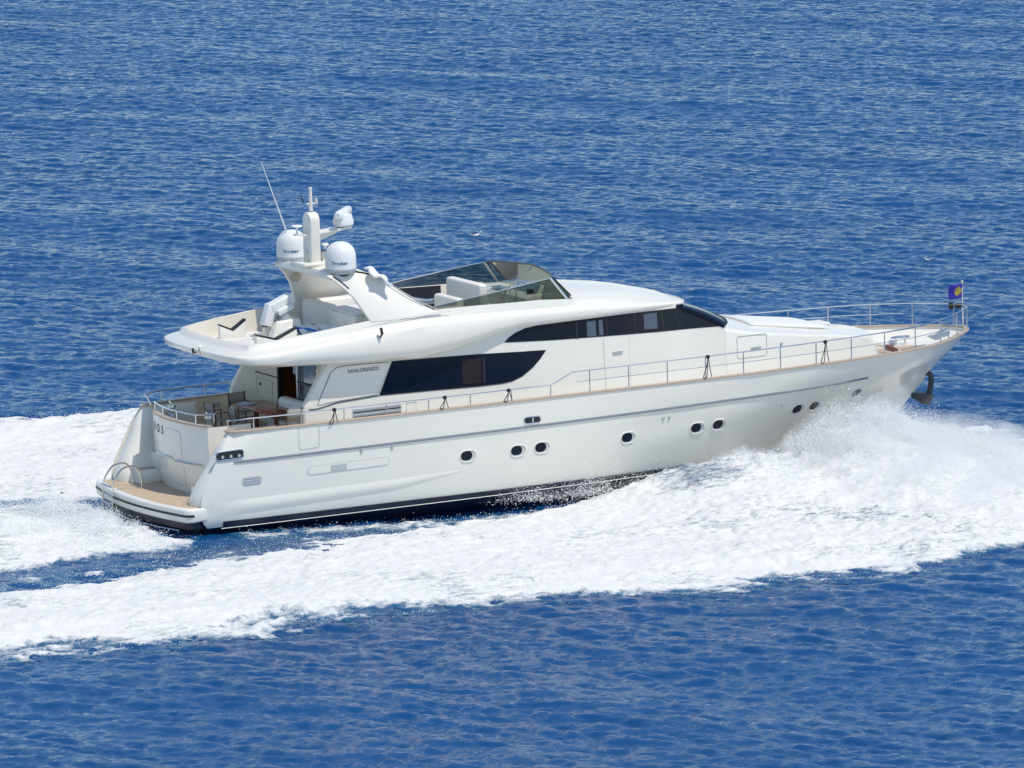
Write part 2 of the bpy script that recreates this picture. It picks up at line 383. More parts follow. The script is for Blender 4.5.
# fairlead port with bright bar
for s_ in (-1, 1):
    f = patch('fairlead', stadium(11.28, 2.17, .52, .17), hull_b, BLACK, hull, off=.006, sides=(s_,))[0]
    MB().tube(ring_outline(stadium(11.28, 2.17, .54, .19), hull_b, s_, .006), .016, 6, closed=True).build('fairlead_rim', STEEL, f)
    MB().box((11.28, s_*(hull_b(11.28, 2.17)+.02), 2.17), (.05, .04, .19)).build('roller', STEEL, f)
    f = patch('mooring_port', stadium(1.98 if s_ < 0 else 2.25, 2.13, .80, .20, sk=.03), hull_b, BLACK, hull, off=.012, sides=(s_,))[0]
    MB().tube(ring_outline(stadium(1.98 if s_ < 0 else 2.25, 2.13, .84, .24, sk=.03), hull_b, s_, .014), .022, 6, closed=True).build('mooring_rim', STEEL, f)
    for dx_ in (-.22, .02, .26): MB().lathe([(.0, .05), (.045, .045), (.045, 0)], (1.98+dx_, s_*(hull_b(1.98+dx_, 2.1)+.01), 2.10), 10, Matrix.Rotation(R(90 if s_ < 0 else -90), 3, 'X')).build('roller', STEELM, f)
    # louvred vents
    v_ = patch('hull_vent', stadium(2.62, 1.36, .62, .26, sk=.02), hull_b, SEAML, hull, off=.006, sides=(s_,))[0]
    for k in (-1, 0, 1): patch('louvre', stadium(2.62, 1.36+k*.075, .5, .035, sk=.02), hull_b, GREYP, v_, off=.018, sides=(s_,))
    v_ = patch('engine_vent', stadium(5.55, 1.46, 2.55, .27, sk=.015), hull_b, SEAML, hull, off=.004, sides=(s_,))[0]
    patch('vent_panel', stadium(5.55, 1.46, 2.48, .21, sk=.015), hull_b, GEL, v_, off=.010, sides=(s_,))
    for k in (-1, 0, 1): patch('louvre', stadium(5.25, 1.46+k*.062, .5, .028, sk=.015), hull_b, GREYP, v_, off=.020, sides=(s_,))
    for x, z in ((5.95, 1.83), (6.9, 1.84), (15.55, 1.76), (15.74, 1.76), (19.65, 1.66)):
        MB().lathe([(.0, .03), (.035, .03), (.05, 0)], (x, s_*hull_b(x, z), z), 12, Matrix.Rotation(R(90) if s_ < 0 else R(-90), 3, 'X')).build('hull_fitting', STEELM, hull)
    # boarding gate outline
    g = [(4.05, 2.68), (4.05, 2.12), (4.10, 2.07), (4.62, 2.09), (4.66, 2.13), (4.66, 2.68)]
    MB().tube([(x, s_*(hull_b(x, z)+.001), z) for x, z in g], .009, 4).build('gate_seam', SEAM, hull)
# anchor pocket at stem
patch('anchor_recess', stadium(26.55, 2.05, .30, .13, sk=.5), hull_b, STEELM, hull, off=.01, sides=(-1, 1))

# cap rail: teak strip around the bulwark
def cap_path(off=0):
    pts = [(2.35, 2.42+off*0), (2.12, 2.50), (1.99, 2.62), (2.02, 2.76), (2.2, 2.86)] + [(x, capb(x)) for x in list(np.linspace(2.6, 24, 60))+list(np.linspace(24.3, 27.3, 24))+[27.5, 27.64, 27.72]]
    return pts
cp = cap_path(); full = [(x, -y) for x, y in cp] + [(x, y) for x, y in cp[::-1][1:]]
def ribbon(path, w_in, w_out, zf, t):
    rows = []
    n_ = len(path)
    for i, (x, y) in enumerate(path):
        a = Vector(path[max(i-1, 0)]); b = Vector(path[min(i+1, n_-1)]); t_ = (b-a).normalized(); nn = Vector((t_.y, -t_.x))   # outward for a starboard->bow->port run
        z = zf(x); o = Vector((x, y))+nn*w_out; q = Vector((x, y))-nn*w_in
        rows.append([(o.x, o.y, z), (o.x, o.y, z+t*.7), (o.x-nn.x*.015, o.y-nn.y*.015, z+t), (q.x+nn.x*.01, q.y+nn.y*.01, z+t), (q.x, q.y, z+t*.7), (q.x, q.y, z)])
    m_ = MB().grid(rows, closev=True); m_.f += [tuple(range(6)), tuple((n_-1)*6+k for k in range(6))[::-1]]; return m_
cap_rail = ribbon(full, .13, .03, lambda x: capz(x)-.005, .045).build('cap_rail', CAPT, yacht)
# inner bulwark skin + decks
ib = MB()
inn_ = [(x, y) for x, y in full]
rows = []
for i, (x, y) in enumerate(inn_):
    if x < 2.1 and abs(y) > 0: pass
    a = Vector(inn_[max(i-1, 0)]); b = Vector(inn_[min(i+1, len(inn_)-1)]); t_ = (b-a).normalized(); nn = Vector((t_.y, -t_.x)); q = Vector((x, y))-nn*.11
    r1 = Vector((x, y))-nn*(.13+.75*I(x, [18, 22, 26, 27.7], [0, .12, .36, .42]))
    rows.append([(q.x, q.y, capz(x)+.01), (q.x, q.y, capz(x)-.08), (r1.x, r1.y, I(x, [5, 6, 28], [2.10, 2.36, 2.38]))])
BEIGE = mat('bulwark_bounce_tan', (.80, .70, .50), .5, vary=(1, .04))  # warm tan stands in for sunlight bounced onto the cockpit bulwarks
nA = max(i for i in range(len(inn_)//2) if inn_[i][0] < 5.7); nL = len(rows)
for seg, m_ in ((rows[:nA+1], BEIGE), (rows[nL-1-nA:], BEIGE), (rows[nA:nL-nA], GEL)): MB().grid(seg).build('bulwark_inner_wall', m_, yacht)
def deck_poly(x0, x1, z, inset=.10, n_=60):
    xs = np.linspace(x0, x1, n_); db = lambda x: max(min(capb(x)-inset, hull_b(x, z)-.04), .02)
    P = [[(x, -db(x), z) for x in xs], [(x, db(x), z) for x in xs]]
    return MB().grid(P)
ck = deck_poly(2.15, 5.6, 2.15, .10).build('cockpit_deck', TEAK, yacht)
MB().prism([(5.5, -3.0, 2.16), (5.5, 3.0, 2.16), (5.5, 3.0, 2.36), (5.5, -3.0, 2.36)], (.1, 0, 0)).build('deck_step', GEL, yacht)
fd = deck_poly(5.55, 27.2, 2.40, .06, 90).build('main_deck', DECKW, yacht)
tp = MB().prism([(x, y, 2.404) for x, y in [(24.25, -1.5), (25.1, -1.5), (25.9, -.9), (26.2, 0), (25.9, .3), (24.25, .3)]], (0, 0, .006)).build('teak_pad', TEAK, fd)

# ------------------------------------------------------------ stern: platform, transom, stairs, ladder
def plat_outline(g=0):
    o = []
    for y in np.linspace(-2.68+g, 2.68-g, 24): o.append((.25+g+.045*y*y, y))
    for k in range(1, 7):
        a = math.pi/2*k/6; o.append((.25+g+(.045*2.68**2)+.28*(1-math.cos(a)), 2.68-g+.25*math.sin(a)))
    left = [(x, -y) for x, y in o[24:]][::-1]
    return left+o
def slab(o2, z0, z1, xf=1.95):
    o = [(xf, o2[0][1]*.92)]+o2+[(xf, o2[-1][1]*.92)]
    return MB().prism([(x, y, z0) for x, y in o], (0, 0, z1-z0))
platform = slab(plat_outline(), .38, .75).build('swim_platform', GEL, yacht, bevel=.05, seg=3)
slab(plat_outline(.20), .750, .756, 2.6).build('teak_deck', TEAK, platform)
po = plat_outline(-.012)
def band(z0, z1, name, m, g, parent):
    o = plat_outline(g); a = [[(x, y, z0) for x, y in o], [(x, y, z1) for x, y in o]]; return MB().grid(a).build(name, m, parent)
band(.545, .61, 'rub_strip', BLACK, -.012, platform)
slab(plat_outline(.22), .16, .385).build('platform_underbody', NAVY, platform)
MB().tube([(.62+.045*y*y, y, .17) for y in np.linspace(-2.4, 2.4, 14)], .02, 6).build('platform_trim', CREAM, platform)
slab([(x, y*.93) for x, y in plat_outline(.55)], -.8, .12).build('stern_bottom', NAVY, platform)
MB().tube([(.42+.045*y*y, y, .06-.02*y) for y in np.linspace(-2.3, 2.0, 12)], .018, 6).build('stern_rail', STEEL, platform)
for x, y in ((1.25, 2.2), (.95, -2.15)):
    c_ = MB().tube([(x-.1, y, .84), (x+.1, y, .84)], .02, 6); c_.tube([(x-.05, y, .75), (x-.05, y, .84)], .015, 6); c_.tube([(x+.05, y, .75), (x+.05, y, .84)], .015, 6)
    c_.build('cleat', STEEL, platform)
# transom garage door block
def tr_x(y): return 1.62+.10*y*y
tb = MB(); ys = np.linspace(-1.75, 1.55, 22); rows = []
for z, dx_ in ((.70, .22), (.78, .17), (1.2, .10), (1.60, .06), (1.66, .0), (2.2, -.02), (2.73, -.03)):
    rows.append([(3.2, -1.78, z)] + [(tr_x(y)+dx_, y, z) for y in ys] + [(3.2, 1.55, z)])
tb.grid(rows)
transom = tb.build('transom', GEL, yacht, angle=30)
MB().prism([(tr_x(y)-.05, y, 2.73) for y in ys]+[(tr_x(y)+.12, y, 2.73) for y in ys[::-1]], (0, 0, .045)).build('transom_cap', CAPT, transom, smooth=False)
MB().prism([(tr_x(y)-.01, y, 2.16) for y in ys]+[(tr_x(y)+.10, y, 2.16) for y in ys[::-1]], (0, 0, .57)).build('transom_inner_wall', CREAM, transom, smooth=False)
def ty(y, z): return tr_x(y)+I(z, [.7, .78, 1.2, 1.6, 1.66, 2.2, 2.73], [.22, .17, .10, .06, 0, -.02, -.03])
def seam_t(pts, r=.007, name='door_seam', m=SEAM): MB().tube([(ty(y, z)-.004, y, z) for y, z in pts], r, 4).build(name, m, transom)
seam_t([(.25, 2.50), (-.2, 2.50), (-.55, 2.48)] + [(-.60, 2.42), (-.60, 1.9), (-.60, 1.72)])
seam_t([(-.55, 1.5), (-.55, 1.1), (-.58, .95), (-.25, .96), (.05, .99), (.2, 1.05)])
MB().tube([(ty(y, 1.66)-.02, y, 1.66) for y in np.linspace(.5, 1.5, 8)], .022, 6).build('transom_handrail', STEEL, transom)
MB().tube([(ty(y, 1.66)-.02, y, 1.66) for y in np.linspace(-1.5, -.25, 8)], .022, 6).build('transom_handrail', STEEL, transom)
MB().box((ty(.15, 1.7)-.02, .15, 1.68), (.05, .5, .07)).build('latch_plate', CREAM, transom, bevel=.015)
MB().box((2.3, -1.785, 1.95), (.12, .03, .09)).build('lock', BLACK, transom, bevel=.01)
for ch, y in (('F', 1.26), ('O', .90), ('S', .53)): text(ch, .34, frame((ty(y, 2.4)-.012, y, 2.38), (-.2*y, -1, 0), (-1, .2*y, .05)) @ Matrix.Diagonal((.95, 1, 1, 1)), TEXTD, transom, depth=.003, bold=.0)
for s_ in (-1, 1):
    for k, (x0, z0, z1) in enumerate(((1.42, .70, 1.12), (1.95, 1.12, 1.55), (2.4, 1.55, 2.14))):
        stp = MB().span((x0, s_*1.56, z0), (3.0, s_*2.30, z1)).build('stair', GEL, yacht, bevel=.02)
        if k < 2: MB().span((x0+.04, s_*1.60, z1), (x0+.5, s_*1.95, z1+.008)).build('stair_tread', TEAK, stp)
# swim ladder at the aft edge, port of centre
lad = MB(); 
lx = .30
for y in (1.45, .85):
    top = [(1.10, y, .71), (1.08, y, 1.05), (.98, y, 1.32), (.80, y, 1.42), (.52, y, 1.38), (.34, y, 1.2), (.20, y, .9), (.17, y, .2), (.17, y, .0)]
    lad.tube(smooth_path(top, 4), .026, 7)
ladder = lad.build('swim_ladder', STEEL, yacht)
for z in (.15, .42, .66, .9): MB().tube([(.15, .85, z), (.15, 1.45, z)], .03, 6).build('rung', STEELM, ladder)
MB().tube([(1.09, .85, .9), (1.09, 1.45, .9)], .018, 6).build('rung', STEEL, ladder)
MB().lathe([(0, .02), (.08, .015), (.09, 0)], (1.5, 2.47, 1.05), 14, Matrix.Rotation(R(90), 3, 'X')).build('shower_fitting', STEELM, yacht)

# ------------------------------------------------------------ deckhouse
def wall_b(x, z):
    b0 = I(x, [4, 12, 14, 16, 18.3, 21, 22.6, 23.7], [2.34, 2.34, 2.30, 2.22, 2.10, 1.98, 1.80, 1.55])
    b1 = I(x, [4, 11.5, 14, 16, 17, 18.3, 24], [2.27, 2.27, 2.14, 1.99, 1.87, 1.95, 1.9])
    return float(b0+(b1-b0)*np.clip((z-2.3)/2.4, 0, 1))
def zD(x): return float(I(x, [1.6, 2.6, 3.3, 4.45, 6, 8, 9.3, 10.4, 11.3, 16.8, 18.2], [4.56, 4.42, 4.36, 4.32, 4.24, 4.18, 4.32, 4.55, 4.70, 4.71, 4.71]))
house = MB()
for s_ in (-1, 1):
    rows = []
    for t in np.linspace(0, 1, 14):
        row = []
        for u in np.linspace(0, 1, 90):
            zt_of = lambda x: min(zD(x)+.06, I(x, [16.75, 18.22], [4.72, 3.99])) if x > 16.75 else zD(x)+.06
            x = 4.6+u*(18.24-4.6); z = 2.15+t*(zt_of(x)-2.15)
            xx = max(x, I(z, [2.15, 3.05, 3.2, 4.4], [4.62, 4.62, 4.72, 5.46])); row.append((xx, s_*wall_b(xx, z), z))
        rows.append(row)
    house.grid(rows)
deckhouse = house.build('deckhouse', GEL, yacht, angle=40)
# aft bulkhead with saloon door
bk = MB(); bk.span((5.2, .48, 2.15), (5.3, 2.25, 4.35))
bk.build('aft_bulkhead', CREAM, deckhouse)
MB().span((5.2, -2.25, 2.15), (5.3, -1.95, 4.35)).build('aft_bulkhead', CREAM, deckhouse)
MB().span((5.19, .42, 2.15), (5.32, .50, 4.35)).build('door_frame', BLACK, deckhouse)
MB().span((7.2, -2.1, 2.15), (7.25, 2.1, 4.3)).build('saloon_back_panel', INTER, deckhouse)
MB().span((5.3, .50, 2.15), (7.2, .55, 4.3)).build('saloon_side_panel', INTER, deckhouse)
MB().span((6.2, -.9, 2.15), (6.8, .3, 3.05)).build('saloon_sideboard', LAMP, deckhouse)
gd = MB().span((5.22, -1.95, 2.15), (5.25, -.72, 4.3)).build('glass_door', REF, deckhouse)
MB().tube([(5.2, -.72, 2.2), (5.2, -.72, 4.3)], .03, 6).build('door_stile', STEELM, gd)
MB().tube([(5.2, -.72, 3.55), (5.2, -1.9, 3.55)], .022, 6).build('door_stile', BLACK, gd)
MB().tube([(5.18, -.95, 3.2), (5.18, -.95, 4.3)], .022, 6).build('door_stile', BLACK, gd)
MB().box((5.19, -.62, 4.0), (.05, .12, .5)).build('door_curtain', mat('pale_blue_curtain', (.35, .5, .65), .8), gd)
# rounded side wing outward of bulkhead, line and hatch
for s_ in (-1, 1):
    wm = MB(); rows = []
    for z in np.linspace(2.15, 4.4, 14):
        xe = I(z, [2.15, 3.05, 3.2, 4.4], [4.62, 4.62, 4.72, 5.46]); b = wall_b(xe, z)
        rows.append([(xe, s_*b, z), (xe-.05, s_*(b-.04), z), (xe-.07, s_*(b-.12), z), (xe-.04, s_*(b-.22), z), (5.25, s_*(b-.5), z)])
    wm.grid(rows); wm.build('wing_return', GEL, deckhouse)
    zl = lambda x: I(x, [4.6, 5.0, 5.6, 7.0], [3.02, 3.02, 3.13, 3.20])
    MB().tube(([(5.2, s_*2.0, 3.1)] if s_ < 0 else [])+[(I(z_, [3.05, 3.2, 4.4], [4.55, 4.65, 5.4])-.02, s_*(wall_b(4.8, 3.1)-.08), z_) for z_ in (3.08,)]+[(x, s_*(wall_b(x, zl(x))+.004), zl(x)) for x in (4.75, 5.0, 5.3, 5.6, 6.2, 6.9)], .016, 5).build('styling_line', BLACK, deckhouse)
MB().tube([(5.195, .52, 3.50), (5.195, 1.4, 3.50), (5.195, 2.2, 3.50)], .02, 5).build('styling_line', BLACK, deckhouse)
MB().tube([(5.195, 1.75, 3.35), (5.195, 1.75, 2.8), (5.195, .8, 2.8), (5.195, .8, 3.35)], .008, 4, closed=True).build('locker_door', SEAM, deckhouse)
MB().lathe([(0, .02), (.04, .02), (.05, 0)], (5.195, 1.55, 3.18), 10, Matrix.Rotation(R(-90), 3, 'Y')).build('locker_knob', BLACK, deckhouse)

# saloon windows, raised panel with builder's lettering
SW = [(6.92, 3.19), (8.5, 3.165), (10.0, 3.13), (10.75, 3.13), (11.1, 3.16), (11.45, 3.28), (11.8, 3.50), (12.05, 3.72), (12.24, 3.93), (11.9, 3.945), (10, 4.03), (8.6, 4.07), (7.36, 4.10)]
for s_ in (-1, 1):
    sw = patch('saloon_window', SW, wall_b, GLASS, deckhouse, off=.010, sides=(s_,))[0]
    MB().tube(ring_outline(SW, wall_b, s_, .004), .012, 5, closed=True).build('window_trim', BLACK, sw)
    patch('blind', [(9.55, 3.24), (10.15, 3.22), (10.15, 3.92), (9.55, 3.94)], wall_b, mat('brown_blind', (.022, .014, .018), .2, spec=.3), sw, off=.013, sides=(s_,))
    patch('blind', [(10.2, 3.22), (10.27, 3.22), (10.27, 3.92), (10.2, 3.93)], wall_b, BLACK, sw, off=.014, sides=(s_,))
    PN = [(5.0, 3.13), (5.6, 3.18), (6.83, 3.24), (6.88, 3.28), (7.28, 4.02), (7.27, 4.07), (7.18, 4.09), (6.0, 4.12), (5.65, 4.10), (5.45, 3.98)]
    pn = patch('side_panel', PN, wall_b, GEL, deckhouse, off=.022, sides=(s_,))[0]
    MB().tube(ring_outline(PN, wall_b, s_, .006), .013, 5, closed=True).build('panel_gap', BLACK, pn)
    x_ = 6.45
    text('SANLORENZO', .135, frame((x_, s_*(wall_b(x_, 3.96)+.026), 3.955), (s_*-1, 0, 0) if s_ > 0 else (1, 0, .0), (0, s_, .03)), TEXTG, pn, depth=.002, space=1.15, bold=.004)
    # lower side vent grille
    vg = patch('side_vent', [(6.05, 2.62), (7.6, 2.62), (7.6, 2.90), (6.05, 2.90)], wall_b, SEAML, deckhouse, off=.006, sides=(s_,))[0]
    for k in range(4): patch('vent_slat', [(6.08, 2.645+k*.068), (7.57, 2.645+k*.068), (7.57, 2.675+k*.068), (6.08, 2.675+k*.068)], wall_b, GREYP if k % 2 else BLACK, vg, off=.02, sides=(s_,))
    MB().tube(ring_outline([(7.75, 2.63), (8.05, 2.63), (8.05, 2.9), (7.75, 2.9)], wall_b, s_, .003), .009, 4, closed=True).build('filler_hatch', SEAM, deckhouse)
    # wheelhouse side window
    UW = [(10.91, 4.28), (12.5, 4.185), (14.97, 4.09), (16.5, 4.04), (18.12, 4.01), (17.55, 4.31), (17.1, 4.53), (16.78, 4.66), (15, 4.675), (13.2, 4.665), (12, 4.655), (11.6, 4.62), (11.27, 4.52), (11.05, 4.40)]
    uw = patch('wheelhouse_window', UW, wall_b, GLASS, deckhouse, off=.010, sides=(s_,))[0]
    for a, b in ((13.62, 13.92), (14.02, 14.16), (15.55, 16.0)): patch('curtain', [(a, 4.17), (b, 4.155), (b, 4.60), (a, 4.60)], wall_b, CURT, uw, off=.013, sides=(s_,))
    for a in (13.25, 14.25, 15.2, 16.15): patch('mullion', [(a, 4.15), (a+.06, 4.15), (a+.06, 4.64), (a, 4.64)], wall_b, BLACK, uw, off=.016, sides=(s_,))
    patch('mullion', [(16.75, 4.08), (16.80, 4.08), (16.65, 4.62), (16.60, 4.62)], wall_b, BLACK, uw, off=.016, sides=(s_,))
    # side door and locker
    MB().tube([(x, s_*(wall_b(x, z)+.001), z) for x, z in ((14.15, 4.08), (14.15, 3.4), (14.15, 2.5))], .008, 4).build('door_seam', SEAM, deckhouse)
    MB().tube([(x, s_*(wall_b(x, z)+.001), z) for x, z in ((15.0, 4.05), (15.0, 3.4), (15.0, 2.5))], .005, 4).build('door_seam', SEAML, deckhouse)
    patch('door_handle', stadium(14.6, 3.62, .34, .07), wall_b, STEELM, deckhouse, off=.03, thick=.04, sides=(s_,))
    g = [(18.62+a*1.0, 3.02+b*1.0) for a, b in ((.03, 0), (.97, 0), (1.0, .03), (1.0, .60), (.97, .63), (.03, .63), (0, .60), (0, .03))]
    MB().tube(ring_outline(g, wall_b, s_, .002), .010, 4, closed=True).build('locker_hatch', SEAM, deckhouse)
    patch('hatch_handle', stadium(19.25, 3.27, .34, .06), wall_b, STEELM, deckhouse, off=.03, thick=.04, sides=(s_,))
    MB().lathe([(0, .03), (.04, .03), (.055, 0)], (20.12, s_*wall_b(20.12, 3.30), 3.30), 12, Matrix.Rotation(R(90) if s_ < 0 else R(-90), 3, 'X')).build('courtesy_light', GREYP, deckhouse)

# foredeck coachroof (trunk)
def trz(x): return I(x, [18.0, 18.28, 19.4, 21.2, 22, 23.25, 23.7], [3.98, 3.93, 3.70, 3.46, 3.36, 3.20, 3.1])
tk = MB(); rows = []
for x in np.concatenate([np.linspace(18.245, 23.2, 34)]):
    z = trz(x); b = wall_b(x, z); row = [(x, -wall_b(x, 2.38), 2.38), (x, -wall_b(x, z-.12), z-.12), (x, -(b-.02), z-.05), (x, -(b-.08), z-.012), (x, -(b-.2), z+.005)]
    row += [(x, -(b-.2)*k, z+.005+(.17+.06*I(x, [18, 20], [.5, 0]))*(1-k*k)*I(x, [18, 22, 23.2], [1, .8, .3])) for k in (.75, .5, .25, 0)]
    row += [(a, -b_, c) for a, b_, c in row[::-1][1:]]; rows.append(row)
xf = [(px_+(.55 if pz_ < 2.5 else .42*(1-(py_/1.9)**2)*.6), py_, pz_) for px_, py_, pz_ in rows[-1]]
last = [(23.2+.62*(1-(py_/2.2)**2)+(.0 if pz_ > 2.9 else .30), py_*.94, 2.38 if abs(py_) > 1.62 and pz_ < 2.5 else pz_-.07) for px_, py_, pz_ in rows[-1]]
rows.append(last); rows.append([(x+.32, y*.98, 2.38) for x, y, z in last])
tk.grid(rows); trunk = tk.build('coachroof', GEL, yacht, angle=38)
sp = MB(); rows = []
for x in np.linspace(19.6, 22.3, 12): rows.append([(x, y, trz(x)+.20*(1-(y/2.0)**2)+.0+(.02 if x < 22.2 else -.03)) for y in np.linspace(-1.15, 1.15, 12)])
b_ = sp.grid(rows); b_.v += []; 
pad = sp.build('sun_pad', CUSHW, yacht); md = pad.modifiers.new('s', 'SOLIDIFY'); md.thickness = .06; md.offset = -1
hat = MB().span((22.45, -.1, 3.33), (22.95, .55, 3.42)).build('deck_hatch', DECKW, trunk, bevel=.02)

# upper shell: flybridge moulding from the aft lip to the brow over the windscreen
BASE = [(2.30,0),(2.31,.45),(2.33,.9),(2.37,1.35),(2.44,1.78),(2.55,2.15),(2.68,2.45),(3.02,2.65),(3.48,2.76),(4.1,2.82),(5,2.85),(6,2.86),(7,2.85),(8,2.81),(9,2.74),(9.8,2.66),(10.5,2.56),(11.3,2.46),(12.2,2.37),(13.0,2.31),(13.34,2.29),(13.42,2.285),(14,2.24),(14.7,2.18),(15.4,2.11),(16,2.03),(16.5,1.95),(16.85,1.86),(17.05,1.72),(17.22,1.50),(17.36,1.2),(17.46,.8),(17.51,.4),(17.53,0)]
def zA(x): return I(x, [1.6, 3.04, 4.58, 6.13, 7.7, 9.3, 10.85, 12.45, 13.4, 14.06, 15.68, 16.8, 17.5, 18.1], [4.92, 4.95, 5.10, 5.25, 5.38, 5.40, 5.37, 5.34, 5.24, 5.17, 4.99, 4.83, 4.74, 4.66])
def zC2(x): return I(x, [1.6, 2.8, 4.3, 5.8, 7.4, 9, 10.5, 12.1, 13.7, 15.4, 16.5, 17.5, 18.1], [4.76, 4.72, 4.84, 4.95, 5.06, 5.13, 5.08, 5.03, 4.99, 4.90, 4.82, 4.72, 4.66])
bp = np.array(BASE); nrm = []
for i in range(len(bp)):
    if i == 0: nn = np.array([1., 0.])
    elif i == len(bp)-1: nn = np.array([-1., 0.])
    else:
        t_ = bp[i+1]-bp[i-1]; t_ = t_/np.linalg.norm(t_); nn = np.array([t_[1], -t_[0]])
    nrm.append(nn)
def sline(dfun, zfun):
    return [(bp[i][0]+nrm[i][0]*dfun(bp[i][0]), max(bp[i][1]+nrm[i][1]*dfun(bp[i][0]), 0), zfun(bp[i][0])) for i in range(len(bp))]
xf_ = [1.6, 9, 11.5, 14, 17.2, 18.1]
dl = lambda a, b, c=None: (lambda x: I(x, [1.6, 8.5, 12.2, 18], [a, a, b, b if c is None else c]))
E_ = sline(dl(.0, .0), lambda x: zD(x)+I(x, [1.6, 3, 5, 9, 11.5, 18], [.13, .20, .30, .35, .12, .04]))
S = [
 sline(dl(.46, .11, .12), lambda x: zD(x)-.0),
 sline(dl(.20, .05, .04), lambda x: zD(x)+.0),
 sline(dl(.04, .01), lambda x: zD(x)+I(x, [1.6, 5, 9, 11.5, 18], [.06, .12, .16, .06, .015])),
 E_,
 sline(dl(.02, .0), lambda x: .5*(zC2(x)+zD(x)+I(x, [1.6, 3, 5, 9, 11.5, 18], [.13, .20, .30, .35, .12, .04]))),
 sline(dl(.06, .01), lambda x: zC2(x)-.05),
 sline(dl(.13, .05), lambda x: zC2(x)),
 sline(dl(.36, .13), lambda x: zC2(x)+.035),
 sline(dl(.46, .20), lambda x: zC2(x)+.075*I(x, [1, 16, 18], [1, 1, 0])),
 sline(dl(.53, .24, .3), lambda x: zA(x)-.015),
 sline(dl(.58, .30, .36), lambda x: zA(x)),
]
fly = MB()
FLZ = 4.58
for s_ in (-1, 1):
    fly.grid([[(x, s_*y, z) for x, y, z in L] for L in S])
# underside of the overhang
    iD = [q for q in S[0] if q[0] < 5.6]
    fly.grid([[(x, s_*y, z) for x, y, z in iD], [(x, 0, z+.04) for x, y, z in iD]])
flybridge = fly.build('upper_moulding', GEL, yacht, angle=42)
# inner coaming + floor from the lip forward to the console
top = S[-1]; kf = [i for i, q in enumerate(top) if q[0] <= 13.36]
inr = MB()
for s_ in (-1, 1):
    A1 = [top[i] for i in kf]
    def ins(L, d): return [(bp[i][0]+nrm[i][0]*(dl(.58, .30)(bp[i][0])+d), max(bp[i][1]+nrm[i][1]*(dl(.58, .30)(bp[i][0])+d), 0), L) for i in kf]
    B1 = ins(0, .07); B1 = [(a, b, zA(A1[j][0])-.01) for j, (a, b, c) in enumerate(B1)]
    C1 = ins(FLZ, .16)
    kb = min(i for i, q in enumerate(A1) if q[0] > 8.4)
    inr.grid([[(x, s_*y, z) for x, y, z in L[:kb+1]] for L in (A1, B1, C1)])
    inr.grid([[(x, s_*y, z) for x, y, z in L[kb:]] for L in (A1, B1)])
    ke = min(i for i, q in enumerate(A1) if q[0] > 10.9)
    MB().grid([[(x, s_*y, z) for x, y, z in L[kb:ke+1]] for L in (B1, C1)]).build('shaded_lining', BLACK, flybridge)  # black covers both dark upholstery and the shade of the well
    inr.grid([[(x, s_*y, z) for x, y, z in L[ke:]] for L in (B1, C1)])
inr.build('coaming_inside', CREAM, flybridge, angle=40)
C1 = [q for q in C1]
fl = MB(); fl.grid([[(x, -y, FLZ+.003) for x, y, z in C1], [(x, y, FLZ+.003) for x, y, z in C1]]).build('flybridge_deck', DECKW, flybridge)
# roof forward of the flybridge
kr = [i for i, q in enumerate(top) if q[0] >= 12.98 and q[1] > .01 or i == len(top)-1]
def roof_z(x): return I(x, [13, 14.0, 15.67, 16.9, 17.3, 17.6], [5.50, 5.45, 5.25, 4.96, 4.84, 4.74])
rf = MB(); rows = []
for i in kr:
    x, y, z = top[i]; zc = max(roof_z(x), z); row = []
    for k in np.linspace(-1, 1, 21): row.append((x+ (18.0-x)*0*(1-abs(k)), k*y, z+(zc-z)*(1-abs(k)**2.6)))
    rows.append(row)
rf.grid(rows)
rows0 = rows[0]; rf.grid([rows0, [(q[0]+.02, q[1], FLZ) for q in rows0]])
rf.build('wheelhouse_roof', GEL, flybridge, angle=45)
# raked wheelhouse windscreen
ws = MB(); topc, botc = [], []
for a in np.linspace(-1, 1, 31):
    an = a*math.pi/2
    topc.append((16.75+.66*math.cos(an), 1.80*math.copysign(abs(math.sin(an))**.8, a), I(abs(a), [0, 1], [4.66, 4.68])))
    botc.append((18.14+.62*math.cos(an), 1.95*math.copysign(abs(math.sin(an))**.8, a), I(abs(a), [0, .6, 1], [4.13, 4.06, 3.985])))
rows = [[tuple(Vector(topc[i]).lerp(Vector(botc[i]), t)+Vector((0, 0, .05*math.sin(math.pi*t)))) for i in range(31)] for t in np.linspace(0, 1, 6)]
ws.grid(rows); wsc = ws.build('windscreen', GLASS, deckhouse, angle=60)
MB().tube([(x+.01, y, z+.0) for x, y, z in botc], .03, 6).build('windscreen_trim', BLACK, wsc)
MB().grid([[(x+.02, y*1.01, z-.02) for x, y, z in botc], [(x-.2, y*1.03, z-.15) for x, y, z in botc]]).build('windscreen_sill', GEL, wsc)
for s_ in (-1, 1): MB().tube([(16.70, s_*(wall_b(16.75, 4.70)-.01), 4.715), (17.45, s_*(wall_b(17.45, 4.36)-.01), 4.36), (18.22, s_*(wall_b(18.2, 4.0)-.01), 3.985)], .05, 6).build('windscreen_pillar', GLASS, wsc)
for y in (-.9, .1, 1.0):
    MB().tube([(18.72-.12*abs(y), y, 4.15), (18.2-.1*abs(y), y+.35, 4.42)], .014, 5).build('wiper', BLACK, wsc)

